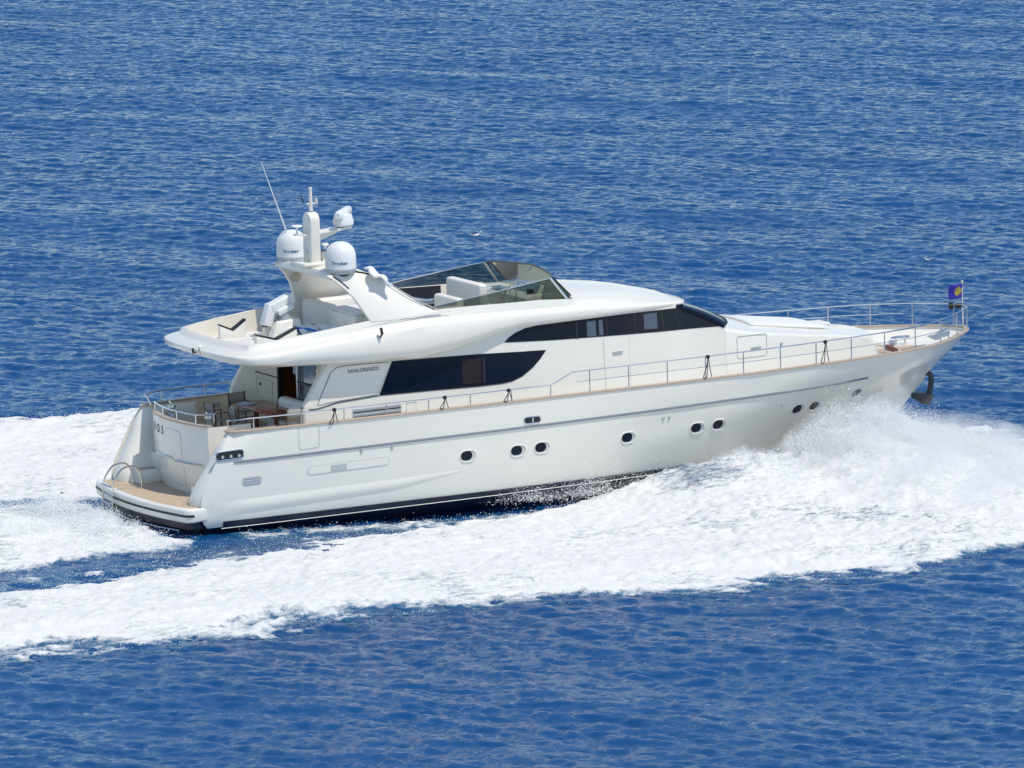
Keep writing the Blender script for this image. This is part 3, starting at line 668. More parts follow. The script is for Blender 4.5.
# flybridge acrylic windscreen
sg = MB()
gp = [(8.40, 2.20), (9.6, 2.17), (10.6, 2.15), (11.6, 2.12), (12.4, 2.08), (13.1, 2.02), (13.3, 1.85), (13.48, 1.4), (13.60, .9), (13.67, .4), (13.69, 0)]
def gtop(i):
    x, y = gp[i]; u = i/(len(gp)-1)
    if i <= 5: return (x-.02-.45*(i/5), y-.10, I(x, [8.4, 12.6, 13], [5.41, 5.86, 5.90]))
    return (x-.55-.05*(i-5)/5, y*.97, I(i, [5, 10], [5.90, 6.02]))
bot = [(x, y, max(zA(x), 5.24 if x < 13.4 else roof_z(x)-.15)-.02 if i < 6 else I(i, [5, 7, 10], [5.28, 5.38, 5.47])) for i, (x, y) in enumerate(gp)]
tops = [gtop(i) for i in range(len(gp))]
gl = MB()
for s_ in (-1, 1): gl.grid([[(x, s_*y, z) for x, y, z in bot], [(x, s_*y, z) for x, y, z in tops]])
fws = gl.build('flybridge_windscreen', TINT, flybridge, smooth=True)
full_top = [(x, -y, z) for x, y, z in tops]+[(x, y, z) for x, y, z in tops[::-1][1:]]
MB().tube(smooth_path(full_top[:6], 3), .014, 6).build('windscreen_rail', STEEL, fws)
MB().tube(smooth_path(full_top[-6:], 3), .014, 6).build('windscreen_rail', STEEL, fws)
MB().tube(smooth_path(full_top[5:-5], 3), .026, 6).build('windscreen_frame', mat('bronze_frame', (.10, .11, .10), .4), fws)
for s_ in (-1, 1):
    MB().tube([(bot[5][0]+.02, s_*bot[5][1], bot[5][2]), (tops[5][0], s_*tops[5][1], tops[5][2])], .035, 6).build('windscreen_pillar', STEEL if s_ < 0 else CREAM, fws)
    MB().tube([(bot[6][0]+.02, s_*bot[6][1], bot[6][2]), (tops[6][0], s_*tops[6][1], tops[6][2])], .02, 6).build('windscreen_pillar', BLACK, fws)

# console, helm and benches
con = MB(); con.prism([(12.1, -1.45, FLZ), (12.1, -1.45, 5.30), (12.35, -1.45, 5.38), (13.5, -1.45, 5.36), (13.5, -1.45, FLZ)], (0, 2.9, 0))
console = con.build('helm_console', GEL, yacht, bevel=.05)
pod = MB().prism([(12.45, -1.35, 5.36), (12.62, -1.35, 5.62), (12.95, -1.35, 5.56), (13.35, -1.35, 5.36)], (0, 1.3, 0)).build('instrument_pod', GEL, console, bevel=.03)
MB().tube([(12.44, -1.36, 5.37), (12.61, -1.36, 5.65), (12.61, -.04, 5.65), (12.44, -.04, 5.37)], .022, 6).build('pod_trim', STEEL, pod)
MB().prism([(12.455, -1.28, 5.39), (12.455, -.12, 5.39), (12.60, -.12, 5.60), (12.60, -1.28, 5.60)], (-.012, 0, .008)).build('display', mat('display_glass', (.30, .40, .45), .1, coat=1, vary=(6, .5)), pod)
MB().box((12.3, .35, 5.39), (.3, .7, .03)).build('chart_screen', mat('pale_screen', (.18, .24, .34), .15, coat=1), console)
MB().box((12.4, -1.15, 5.45), (.14, .2, .12)).build('throttle', BLACK, console, bevel=.02)
rot = Matrix.Rotation(R(-70), 3, 'Y')
hw = MB(); hc = Vector((11.86, -.95, 5.34))
hw.tube([hc + rot @ Vector((0.33*math.cos(a), 0.33*math.sin(a), 0)) for a in np.linspace(0, 2*math.pi, 24, endpoint=False)], .02, 6, closed=True)
wheel = hw.build('steering_wheel', mat('wheel_leather', (.42, .36, .26), .5), console)
sp_ = MB(); 
for a in (.5, 2.6, 4.7): sp_.tube([hc, hc+rot @ Vector((.32*math.cos(a), .32*math.sin(a), 0))], .012, 5)
sp_.tube([hc, Vector((12.15, -.95, 5.2))], .03, 6); sp_.build('spoke', STEEL, wheel)
hb_ = MB().span((10.72, -1.25, 4.95), (11.0, .75, 5.80)).build('helm_bench', CUSH, yacht, bevel=.08, seg=4)
MB().span((11.0, -1.25, 4.6), (11.5, .75, 5.12)).build('seat', CUSH, hb_, bevel=.05, seg=3)
MB().span((10.7, -1.2, 4.6), (11.05, .7, 4.96)).build('bench_base', GEL, hb_)
b2 = MB().span((9.95, -1.35, 4.95), (10.2, .05, 5.48)).build('companion_bench', CUSH, yacht, bevel=.08, seg=4)
MB().span((9.2, -1.75, 4.95), (10.1, -1.25, 5.30)).build('arm_cushion', CUSH, b2, bevel=.06, seg=3)
MB().span((9.25, -1.9, 4.6), (10.2, .4, 4.98)).build('seat', CUSH, b2, bevel=.05, seg=3)
tb_ = MB().span((9.3, .55, 4.6), (10.3, 1.35, 5.10)).build('wet_bar', BLACK, yacht, bevel=.03)
MB().span((9.28, .5, 5.10), (10.32, 1.40, 5.14)).build('bar_top', STEELM, tb_)
MB().tube(smooth_path([(9.4, .45, 5.14), (9.35, .42, 5.32), (9.6, .42, 5.32), (9.9, .42, 5.25), (10.2, .42, 5.25)], 4), .03, 6).build('bar_rail', STEEL, tb_)
MB().span((8.3, 1.3, 4.6), (9.1, 1.9, 5.25)).build('side_locker', BLACK, tb_, bevel=.03)

# fly settee abaft the arch
st = MB().span((6.72, .25, 4.6), (7.05, 1.9, 5.42)).build('fly_settee', CUSH, yacht, bevel=.10, seg=4)
MB().span((7.0, 1.55, 4.6), (8.4, 1.95, 5.38)).build('side_cushion', CUSH, st, bevel=.08, seg=4)
MB().span((7.0, -.2, 4.6), (8.3, 1.6, 5.0)).build('seat', CUSHW, st, bevel=.06, seg=3)
b3 = MB().span((6.62, -1.55, 4.6), (7.75, .10, 5.36)).build('fly_locker', GEL, yacht, bevel=.06, seg=3)
MB().span((6.60, -1.57, 5.36), (7.77, .12, 5.40)).build('locker_lid', CUSHW, b3, bevel=.015)
# ------------------------------------------------------------ radar arch, mast, domes
FIN = [(5.74, 6.56), (5.95, 6.40), (6.20, 6.15), (6.40, 5.9), (6.55, 5.6), (6.72, 5.26), (8.95, 5.26), (8.75, 5.40), (8.35, 5.62), (7.95, 5.90), (7.45, 6.27), (7.1, 6.46), (6.6, 6.60)]
def fin_y(z): return I(z, [5.26, 6.6], [2.36, 1.66])
fins = []
for s_ in (-1, 1):
    m_ = MB(); n_ = len(FIN)
    vo = [(x, s_*(fin_y(z)), z) for x, z in FIN]; vi = [(x+(.0), s_*(fin_y(z)-.14), z) for x, z in FIN]
    m_.add(vo+vi, [tuple(range(n_)), tuple(range(n_, 2*n_))[::-1]]+[(i, (i+1) % n_, n_+(i+1) % n_, n_+i) for i in range(n_)])
    fins.append(m_)
radar_arch = empty('radar_arch'); radar_arch.parent = yacht
for m_ in fins: m_.build('arch_leg', GEL, radar_arch, bevel=.03, seg=2)
tb2 = MB(); rows = []
for y in np.linspace(-1.70, 1.70, 15):
    c = .06*(1-(y/1.7)**2); rows.append([(5.84, y, 6.48+c), (5.90, y, 6.58+c), (6.6, y, 6.64+c), (7.1, y, 6.50+c), (7.4, y, 6.30), (7.1, y, 6.32), (6.4, y, 6.42), (5.84, y, 6.44)])
tb2.grid(rows, closev=True).build('arch_beam', GEL, radar_arch, angle=35)
MB().lathe([(0, .012), (.13, .012), (.15, 0)], (6.52, 1.74, 6.05), 20, Matrix.Rotation(R(90+25), 3, 'X')).build('speaker', SPK, radar_arch)
MB().tube([(5.92, -1.70, 6.53), (6.10, -1.775, 6.39), (6.30, -1.88, 6.18)], .022, 5).build('arch_vent', BLACK, radar_arch)
MB().tube([(8.9, -2.32, 5.37), (8.35, -2.22, 5.66), (7.9, -2.08, 5.95), (7.4, -1.88, 6.31), (7.1, -1.78, 6.5)], .012, 5).build('arch_trim', CREAM, radar_arch)
MB().tube([(6.3, -2.365, 5.12), (8.3, -2.38, 5.35), (9.2, -2.36, 5.34)], .008, 4).build('arch_seam', SEAML, radar_arch)
DOME = [(0.0, .90), (.12, .885), (.24, .84), (.34, .75), (.395, .65), (.42, .55), (.43, .42), (.43, .16), (.42, .15), (.405, .10), (.34, .0), (0, 0)]
def dome(y):
    d = MB().lathe(DOME[:8], (6.27, y, 6.56), 36).build('satellite_dome', PLAS, yacht, angle=50)
    MB().lathe([(.425, .165), (.435, .13), (.40, .05), (.33, .01), (0, .0)], (6.27, y, 6.56), 36).build('dome_base', GREYP, d)
    MB().lathe([(0, .04), (.26, .04), (.26, 0), (.22, -.06)], (6.27, y, 6.54), 20).build('dome_pedestal', BLACK, d)
    v = Vector((-math.sin(th+.14), -math.cos(th+.14), 0)); rdir = Vector((math.cos(th+.14), -math.sin(th+.14), 0))
    for k, (ch, m_) in enumerate((('T', TEXTB), ('r', TEXTP), ('a', TEXTP), ('c', TEXTB), ('k', TEXTB), ('e', TEXTP), ('r', TEXTB))):
        an = (k-2.2)*.155; dirv = (v*math.cos(an)+rdir*math.sin(an)); rx = (rdir*math.cos(an)-v*math.sin(an))
        text(ch, .105, frame(Vector((6.27, y, 6.56+.34))+dirv*.434, rx, dirv), m_, d, depth=.003, bold=.006)
    return d
dome(1.48); dome(-1.48)
MB().box((6.15, 0, 6.70), (.95, .9, .09)).build('mast_plate', GEL, radar_arch, bevel=.03)
mm = MB(); prof = [(-.25, 6.7), (-.25, 7.88)]+[(-.25*math.cos(a), 7.88+.25*math.sin(a)) for a in np.linspace(.2, math.pi-.2, 9)]+[(.25, 7.88), (.25, 6.7)]
mm.prism([(6.0, y, z) for y, z in prof], (.30, 0, 0)); mast = mm.build('mast', GEL, yacht, bevel=.03, seg=2)
MB().prism([(6.3, -.22, 7.50), (6.3, .22, 7.50), (7.32, .18, 7.58), (7.38, 0, 7.58), (7.32, -.18, 7.58)], (0, 0, .07)).build('radar_bracket', GEL, mast, bevel=.02)
MB().prism([(6.3, -.05, 7.28), (6.3, -.05, 7.52), (7.2, -.05, 7.58)], (0, .1, 0)).build('bracket_web', GEL, mast)
MB().prism([(6.0, -.12, 7.48), (6.0, .12, 7.48), (5.62, .09, 7.50), (5.62, -.09, 7.50)], (0, 0, .05)).build('aft_bracket', GEL, mast)
MB().lathe([(0, .10), (.14, .09), (.16, .06), (.05, .03), (.03, 0), (.03, -.15)], (5.70, 0, 7.70), 16).build('gps_antenna', PLAS, mast)
MB().tube([(6.15, 0, 8.15), (6.15, 0, 8.74)], [.06, .045], 10).build('mast_pole', GEL, mast)
MB().tube([(6.15, 0, 8.74), (6.15, 0, 8.82)], .05, 10).build('masthead_light', PLAS, mast)
MB().tube([(6.02, 0, 8.36), (6.33, 0, 8.36)], .012, 5).build('yard', STEELM, mast)
MB().tube([(6.32, 0, 8.34), (6.32, 0, 8.48)], .045, 8).build('wind_sensor', CREAM, mast)
MB().tube([(5.93, 0, 8.40), (5.85, 0, 8.62)], .018, 5).build('wind_vane', BLACK, mast)
MB().lathe([(0, .12), (.09, .11), (.11, .06), (.04, .02), (.03, -.05)], (6.5, -.12, 7.12), 12).build('horn', PLAS, mast)
MB().tube([(6.32, -.12, 7.03), (6.6, -.12, 7.03)], .02, 5).build('horn_bracket', BLACK, mast)
MB().tube([(6.55, .05, 6.85), (6.45, .25, 6.85)], .13, 12).build('searchlight', CREAM, mast)
MB().tube([(5.98, -.02, 6.75), (5.98, -.02, 7.0)], .07, 8).build('cable_gland', CREAM, mast)
rb = MB().lathe([(0, -.03), (.26, .0), (.29, .04), (.29, .16), (.26, .22), (.25, .30), (.16, .33), (0, .33)], (7.15, 0, 7.66), 24).build('radar_pedestal', PLAS, mast)
ra = R(90-29-12)
dr = Vector((math.cos(ra), math.sin(ra), 0)); dn = Vector((-dr.y, dr.x, 0)); cc = Vector((7.12, 0, 8.0))
bar = MB(); pr = [(-.09, -.09), (-.11, .03), (-.05, .11), (.05, .11), (.11, .03), (.09, -.09)]
P_ = [[tuple(cc+dr*t+dn*a*k+Vector((0, 0, b*k))) for a, b in pr] for t, k in ((-.55, .7), (-.50, 1), (.75, 1), (.79, .7))]
bar.grid(P_, closev=True); bar.f += [tuple(range(6)), tuple(range(18, 24))[::-1]]
bar.build('radar_scanner', PLAS, rb, angle=40)
MB().tube([(6.3, 1.35, 6.75), (5.42, 1.5, 9.4)], [.028, .010], 6).build('whip_antenna', PLAS, yacht)
MB().tube([(6.37, 1.34, 6.55), (6.27, 1.36, 6.85)], .045, 8).build('antenna_base', BLACK, yacht)

# ------------------------------------------------------------ tender chocks on the aft fly deck
def chock(x, y0, y1, nm='tender_chock'):
    c = (y0+y1)/2; t = .14
    prof = [(y0, FLZ), (y0, FLZ+.36), (c, FLZ+.16), (y1, FLZ+.36), (y1, FLZ)]
    o = MB().prism([(x, a, b) for a, b in prof], (t, 0, 0)).build(nm, GEL, yacht, bevel=.015)
    MB().prism([(x-.01, y0, FLZ+.365), (x-.01, c, FLZ+.165), (x-.01, y1, FLZ+.365), (x-.01, y1, FLZ+.40), (x-.01, c, FLZ+.20), (x-.01, y0, FLZ+.40)], (t+.02, 0, 0)).build('rubber_pad', BLACK, o)
def chock_x(y, x0, x1):
    c = (x0+x1)/2
    o = MB().prism([(a, y, b) for a, b in [(x0, FLZ), (x0, FLZ+.38), (c, FLZ+.20), (x1, FLZ+.46), (x1, FLZ)]], (0, .16, 0)).build('tender_chock', GEL, yacht, bevel=.015)
    MB().prism([(a, y-.01, b) for a, b in [(x0, FLZ+.385), (c, FLZ+.205), (x1, FLZ+.465), (x1, FLZ+.50), (c, FLZ+.245), (x0, FLZ+.42)]], (0, .18, 0)).build('rubber_pad', BLACK, o)
chock_x(1.45, 3.95, 4.75); chock_x(-.80, 3.95, 5.2)
for s_ in (-1, 1):
    for x in (2.35,):
        MB().tube([(1.78, s_*-1*(-.95), 4.60), (1.70, -.95*s_*-1, 4.80)], .03, 6)
fit = MB().tube([(2.34, -.30, 4.60), (2.24, -.30, 4.60), (2.22, -.32, 4.72)], .035, 6); fit.build('stern_light', BLACK, yacht)
MB().tube([(2.36, -.55, 4.55), (2.26, -.62, 4.72), (2.25, -.75, 4.84)], .022, 6).build('flag_socket', STEELM, yacht)
fit = MB().tube([(6.75, -2.92, 5.0), (6.72, -2.90, 5.18)], .04, 6); fit.tube([(6.75, -2.92, 5.02), (6.75, -2.8, 4.9)], .03, 6); fit.build('navigation_light', BLACK, yacht)

# ------------------------------------------------------------ rails
def rail(path, posts, h_, mid=None, r=.019, name='guard_rail', zbase=None):
    o = MB().tube(path, r, 7).build(name, STEEL, yacht)
    return o
def side_pt(x, s_, inset=.05): return capb(x)-inset
for s_ in (-1, 1):
    def hx(x): return float(I(x, [2.2, 2.35, 11.9, 12.6, 24, 27.7], [.26, .30, .30, .60, .62, .66]))
    xs = list(np.linspace(2.25, 11.9, 24))+list(np.linspace(12.1, 12.6, 3))+list(np.linspace(13, 24, 24))+list(np.linspace(24.3, 27.1, 18))+[27.3, 27.4]
    tp_ = [(x, s_*max(side_pt(x, s_), .0), capz(x)+.04+hx(x)) for x in xs]
    if s_ < 0: tp_ = [(2.22, -2.45, capz(2)+.02)]+[(2.12, -2.52, capz(2)+.28)]+[(2.14, -2.70, capz(2)+.31)]+tp_+[(27.50, 0, capz(27)+.70)]
    else: tp_ = [(2.22, 2.45, capz(2)+.02)]+[(2.12, 2.52, capz(2)+.28)]+[(2.14, 2.70, capz(2)+.31)]+tp_
    if s_ > 0: tp_ = tp_[:-1]+[(27.5, .25, capz(27)+.69)]
    gr = MB().tube(tp_, .021, 7).build('guard_rail', STEEL, yacht)
    lowx = [2.75, 4.15, 5.45, 6.75, 8.05, 9.35, 10.65]
    # forward stanchions spaced evenly along the curve
    arc, cur, last_ = [], 0, None
    fine = np.linspace(11.9, 27.6, 800); acc = 0; nxt = 0; px_ = None
    for x in fine:
        b = side_pt(x, s_)
        if px_ is not None: acc += math.hypot(x-px_[0], b-px_[1])
        if acc >= nxt: arc.append(x); nxt += 1.255
        px_ = (x, b)
    for x in lowx+arc:
        b = s_*max(side_pt(x, s_), 0); z = capz(x)+.03
        MB().tube([(x, b, z), (x, b, z+hx(x))], .018, 6).build('stanchion', STEEL, gr)
        if x > 11.5: MB().lathe([(0, .03), (.035, .03), (.045, 0)], (x, b, z), 8).build('stanchion_base', STEELM, gr)
    xm = list(np.linspace(12.7, 24, 24))+list(np.linspace(24.3, 26.4, 12))
    MB().tube([(x, s_*side_pt(x, s_), capz(x)+.04+hx(x)*.52) for x in xm], .011, 6).build('mid_rail', STEEL, gr)
# transom top rails
tr = MB().tube(smooth_path([(ty(y, 2.73)+.04, y, 2.77+.27) for y in (1.42, .8, .1, -.6)]+[(1.80, -1.25, 3.04), (2.3, -1.45, 3.04)], 3), .022, 7).build('transom_rail', STEEL, yacht)
for y in (1.40, .55, -.35, -1.25): MB().tube([(ty(y, 2.73)+.05, y, 2.76), (ty(y, 2.73)+.05, y, 3.04)], .02, 6).build('stanchion', STEEL, tr)
MB().tube([(2.25, -1.44, 2.76), (2.25, -1.44, 3.04)], .02, 6).build('stanchion', STEEL, tr)
for yc in (1.25, -1.05):          # mooring winches behind the coaming
    wn = MB().lathe([(0, .32), (.11, .31), (.12, .24), (.07, .2), (.07, .1), (.12, .05), (.13, 0)], (2.28, yc, 2.62), 14).build('mooring_winch', STEELM, yacht)
    MB().tube([(2.2, yc-.15, 2.98), (2.35, yc+.3, 2.98)], .02, 6).build('winch_bar', STEEL, wn)
for x in (3.2, 4.45): MB().box((x, capb(x)-.14, 2.5), (.25, .03, .14)).build('side_cleat', STEELM, yacht, bevel=.02)
# cockpit sofa at the bulkhead
so = MB().span((4.78, -1.9, 2.15), (5.12, -.25, 3.12)).build('cockpit_sofa', CUSHW, yacht, bevel=.14, seg=5)
MB().span((4.35, -2.05, 2.15), (5.05, -1.72, 3.08)).build('sofa_arm', CUSHW, so, bevel=.12, seg=5)
MB().span((4.42, -1.75, 2.15), (4.85, -.3, 2.60)).build('seat', CUSH, so, bevel=.06, seg=3)
# bow fittings
wl = MB().lathe([(0, .30), (.10, .29), (.11, .2), (.07, .16), (.08, .06), (.16, .0)], (24.95, -.25, 2.41), 16).build('windlass', STEELM, yacht)
MB().box((24.7, -.62, 2.53), (.4, .14, .14), Matrix.Rotation(R(25), 3, 'Y')).build('chain_stopper', REDD, wl, bevel=.02)
MB().box((24.45, -.25, 2.62), (.16, .5, .10), Matrix.Rotation(R(35), 3, 'Z')).build('windlass_cover', CREAM, wl, bevel=.02)
MB().tube([(25.1, -.55, 2.46), (25.5, -.35, 2.44), (26.2, -.12, 2.44)], .018, 6).build('anchor_chain', STEELM, wl)
cl = MB().tube([(25.75+.30*math.cos(a), .55+.12*math.sin(a), 2.62) for a in np.linspace(0, 2*math.pi, 18, endpoint=False)], .03, 6, closed=True)
for dx_ in (-.16, .16): cl.tube([(25.75+dx_, .55, 2.41), (25.75+dx_, .55, 2.60)], .03, 6)
cl.build('mooring_bitts', STEEL, yacht)
MB().box((22.9, 1.2, 2.44), (.6, .5, .04)).build('deck_hatch', CUSHW, yacht, bevel=.015)
bl = MB().tube([(27.18, .12, 3.46), (27.30, .06, 3.46)], .10, 12); bl.tube([(27.36, .03, 3.46), (27.50, -.02, 3.46)], .08, 12); bl.build('bow_light', BLACK, yacht)

# ------------------------------------------------------------ things on board
def on_boat(x, y, z, rz=0): return BOAT @ Matrix.Translation((x, y, z)) @ Matrix.Rotation(rz, 4, 'Z')
fl_ = empty('bow_flag', on_boat(27.60, 0, 2.84), 'small royal blue flag with a gold emblem on a short staff at the bow tip', 'flag')
MB().tube([(0, 0, 0), (-.02, 0, 1.30)], [.024, .018], 7).build('flag_staff', STEEL, fl_)
MB().lathe([(0, .05), (.035, .02), (.035, -.03), (0, -.05)], (-.02, 0, 1.33), 8).build('finial', CREAM, fl_)
def wav(u, v): return (-.025-.44*u, .055*math.sin(u*7+v*1.5)*u+.02*math.sin(v*5), .86+.40*v-.05*u*(1-v)*.5)
NUF = 16
fm = MB(); fm.grid([[wav(i/NUF, j/12) for j in range(13)] for i in range(NUF+1)]); cl_ = fm.build('flag_cloth', FLAG, fl_, angle=80)
md = cl_.modifiers.new('s', 'SOLIDIFY'); md.thickness = .004
for sg_ in (-1, 1):
    em = MB(); ring = []
    for k in range(20):
        a = 2*math.pi*k/20; rr = .115 if k % 2 else .150
        ring.append((.36+rr/.44*math.cos(a)*1.0, .52+rr/.40*math.sin(a)))
    pts = [wav(*q) for q in ring]; c0 = wav(.36, .52)
    em.add([(c0[0], c0[1]+sg_*.014, c0[2])]+[(q[0], q[1]+sg_*.014, q[2]) for q in pts], [(0, 1+k, 1+(k+1) % 20) for k in range(20)])
    em.build('gold_emblem', GOLD, cl_, smooth=False)

an = empty('bow_anchor', on_boat(26.35, 0, 1.45), 'dark steel plough anchor stowed against the stem just above the spray', 'anchor')
MB().tube(smooth_path([(-.15, 0, .12), (.05, 0, .10), (.10, 0, -.10), (.06, 0, -.36), (-.05, 0, -.60)], 4), .085, 8).build('shank', ANCH, an)
fo = MB().add([(-.62, -.10, -.42), (-.62, .10, -.42), (-.10, -.40, -.44), (-.10, .40, -.44), (.10, -.16, -.52), (.10, .16, -.52), (.06, 0, -.86), (-.22, 0, -.80), (-.60, 0, -.56)],
  [(0, 1, 3, 5, 4, 2), (0, 2, 7, 8), (2, 4, 6, 7), (4, 5, 6), (5, 3, 7, 6), (3, 1, 8, 7), (0, 8, 1)]).build('fluke', ANCH, an, bevel=.03)
MB().tube([(-.25, 0, .12), (-.62, 0, -.42)], .05, 6).build('stock', ANCH, an)

tbl = empty('dining_table', on_boat(4.4, -.35, 2.15), 'glossy mahogany dining table on the aft cockpit deck under the overhang', 'table')
MB().box((0, 0, .70), (1.02, 2.2, .05)).build('tabletop', WOODD, tbl, bevel=.02)
for y in (-.6, .6):
    lg = MB().tube([(0, y, .03), (0, y, .68)], .06, 10); lg.box((0, y, .02), (.5, .12, .04)); lg.build('leg', WOODD, tbl)
MB().box((-.25, .72, .742), (.35, .45, .03), Matrix.Rotation(.4, 3, 'Z')).build('folded_cloth', mat('pale_blue_cloth', (.45, .55, .66), .8), None)
ck_ = bpy.data.objects['folded_cloth']; ck_.matrix_world = on_boat(4.4, -.35, 2.15); tag(ck_, 'pale blue folded cloth lying on the port aft corner of the mahogany table', 'cloth')

def make_chair():
    t = empty('deck_chair', Matrix.Identity(4))
    for s_ in (-1, 1):
        MB().tube([(-.26, s_*.26, 0), (-.24, s_*.26, .44), (-.30, s_*.26, .92)], .022, 6).build('leg', WOODF, t)
        MB().tube([(.24, s_*.26, 0), (.22, s_*.26, .64)], .022, 6).build('leg', WOODF, t)
        MB().box((-.02, s_*.26, .655), (.52, .055, .03)).build('armrest', WOODF, t)
    MB().tube([(-.23, -.26, .2), (-.23, .26, .2)], .016, 6).build('stretcher', WOODF, t)
    MB().tube([(.22, -.26, .2), (.22, .26, .2)], .016, 6).build('stretcher', WOODF, t)
    r = [[(x, y, .44-.03*math.sin(math.pi*(y+.26)/.52)) for y in np.linspace(-.25, .25, 7)] for x in (-.24, 0, .22)]
    s = MB().grid(r).build('seat', FABG, t); md = s.modifiers.new('s', 'SOLIDIFY'); md.thickness = .015
    r = [[(-.25-.06*(z-.5)/.4-.03*math.sin(math.pi*(y+.26)/.52), y, z) for y in np.linspace(-.25, .25, 7)] for z in (.56, .74, .90)]
    s = MB().grid(r).build('backrest', FABG, t); md = s.modifiers.new('s', 'SOLIDIFY'); md.thickness = .015
    return t
ch0 = make_chair()
CH = [(3.15, .10, .05, 'grey fabric deck chair aft of the mahogany table, standing nearest the transom rail'),
      (3.35, -.95, -.08, 'grey fabric deck chair aft of the table, close behind the starboard cap rail'),
      (4.35, 1.05, -1.5, 'grey fabric deck chair at the far port end of the mahogany table'),
      (4.35, -1.90, 1.6, 'grey fabric deck chair at the near end of the table beside the white sofa')]
for i, (x, y, rz, lb) in enumerate(CH):
    o = ch0 if i == 0 else copy_tree(ch0)
    o.matrix_world = on_boat(x, y, 2.155, rz); tag(o, lb, 'chair', 'deck chairs round the cockpit table')

# folding crane
cr_ = empty('deck_crane', on_boat(5.35, .35, FLZ), 'white folded hydraulic crane standing on the aft flybridge deck beside the chocks', 'crane')
MB().prism([(-.25, -.32, 0), (-.25, .32, 0), (-.10, .32, .55), (-.10, -.32, .55)], (0, 0, 0))
MB().add([(-.55,-.35,0),(-.55,.35,0),(.55,.35,0),(.55,-.35,0),(-.30,-.28,.55),(-.30,.28,.55),(.40,.28,.60),(.40,-.28,.60)], [(0,1,2,3),(4,5,6,7),(0,1,5,4),(1,2,6,5),(2,3,7,6),(3,0,4,7)]).build('crane_base', GEL, cr_, bevel=.05, seg=3)
MB().tube([(.05, 0, .55), (.05, 0, .85)], .20, 16).build('slewing_column', GREYP, cr_)
ry = Matrix.Rotation(R(38), 3, 'Y')
MB().box((-.02, .05, 1.02), (.75, .34, .30), Matrix.Rotation(R(-22), 3, 'Y')).build('boom', PLAS, cr_, bevel=.05, seg=3)
MB().box((-.42, .05, .72), (.26, .30, .62), Matrix.Rotation(R(18), 3, 'Y')).build('jib', PLAS, cr_, bevel=.04, seg=3)
MB().box((.02, -.16, .86), (.5, .12, .16), Matrix.Rotation(R(-22), 3, 'Y')).build('hydraulic_ram', PLAS, cr_, bevel=.03)
MB().box((-.50, .05, .50), (.20, .24, .20)).build('jib_head', BLACK, cr_, bevel=.03)
MB().tube([(-.50, .05, .40), (-.50, .05, .05)], .11, 12).build('winch_drum', STEELM, cr_)
MB().tube([(-.35, -.05, .10), (-.30, -.15, .6), (-.2, -.15, .7)], .015, 5).build('hydraulic_hose', BLACK, cr_)
# folded cover with straps
bn = empty('strapped_cover', on_boat(6.0, .05, FLZ), 'folded white cover tied down with a blue strap beside the crane', 'cover')
for k in range(5):
    x = -.55+k*.30; MB().lathe([(0, .34), (.16, .32), (.25, .22), (.28, .08), (.28, 0)], (x, -.1*k+.15, 0), 16, Matrix.Diagonal((.85, 1.6, 1.15))).build('folded_layer', TOWEL, bn)
MB().tube(smooth_path([(-.85, .2, .02), (-.6, .05, .32), (-.1, -.35, .30), (.2, -.62, .12)], 4), .035, 6).build('strap', BLUE, bn)
MB().tube(smooth_path([(.05, .4, .02), (.1, 0, .38), (.15, -.5, .2), (.15, -.65, .02)], 4), .022, 6).build('cord', ROPE, bn)
MB().tube(smooth_path([(-.5, .45, .02), (-.42, .1, .38), (-.4, -.35, .15), (-.4, -.5, .02)], 4), .025, 6).build('cord', ROPE, bn)
# towel on the arch shoulder
tw = MB(); rows = []
for i in range(9):
    u = i/8; rows.append([(6.95+.50*u+.04*math.sin(9*v), -1.72-.40*v-.15*u, 6.63-.30*u**1.5-.16*v+.05*math.sin(8*u+5*v)+.05) for v in np.linspace(-.35, 1, 8)])
t_o = tw.grid(rows).build('draped_towel', TOWEL, None, angle=80); t_o.matrix_world = BOAT; md = t_o.modifiers.new('s', 'SOLIDIFY'); md.thickness = .05
tag(t_o, 'crumpled white towel draped over the forward shoulder of the radar arch', 'towel')
# hanging fender lines
def rope(x, h_, lb, loop=.28, dx_=.14):
    b = side_pt(x, -1)+.03; z = capz(x)+.04+float(I(x, [11.9, 12.6], [.30, .60])); d = empty('fender_line', on_boat(x, -b, z), lb, 'rope', 'dark fender lines knotted on the starboard rail')
    MB().lathe([(0, .06), (.05, .04), (.06, 0), (.04, -.05), (0, -.06)], (0, 0, 0), 10).build('knot', ROPE, d)
    MB().tube(smooth_path([(0, -.02, 0), (-dx_*.6, -.04, -h_*.5), (-dx_*1.3, -.05, -h_*.9), (-dx_, -.05, -h_), (-dx_*.5, -.05, -h_*.85), (-.02, -.03, 0)], 4), .013, 5).build('loop', ROPE, d)
    MB().tube([(0, -.02, 0), (dx_*.3, -.04, -h_*.6), (dx_*.6, -.04, -h_*.95)], .013, 5).build('tail', ROPE, d)
for x, h_, lb in ((5.15, .38, 'dark line knotted on the low rail abeam the dining table, aftmost of the fender lines'),
                  (8.55, .30, 'dark line knotted on the low rail under the middle of the saloon window'),
                  (10.55, .30, 'dark line knotted on the low rail just abaft the rail step, under the window tip'),
                  (17.0, .60, 'dark looped line hanging from the high rail abeam the wheelhouse windscreen'),
                  (21.0, .60, 'dark looped line hanging from the high rail beside the foredeck, forwardmost of the fender lines')):
    rope(x, h_, lb)

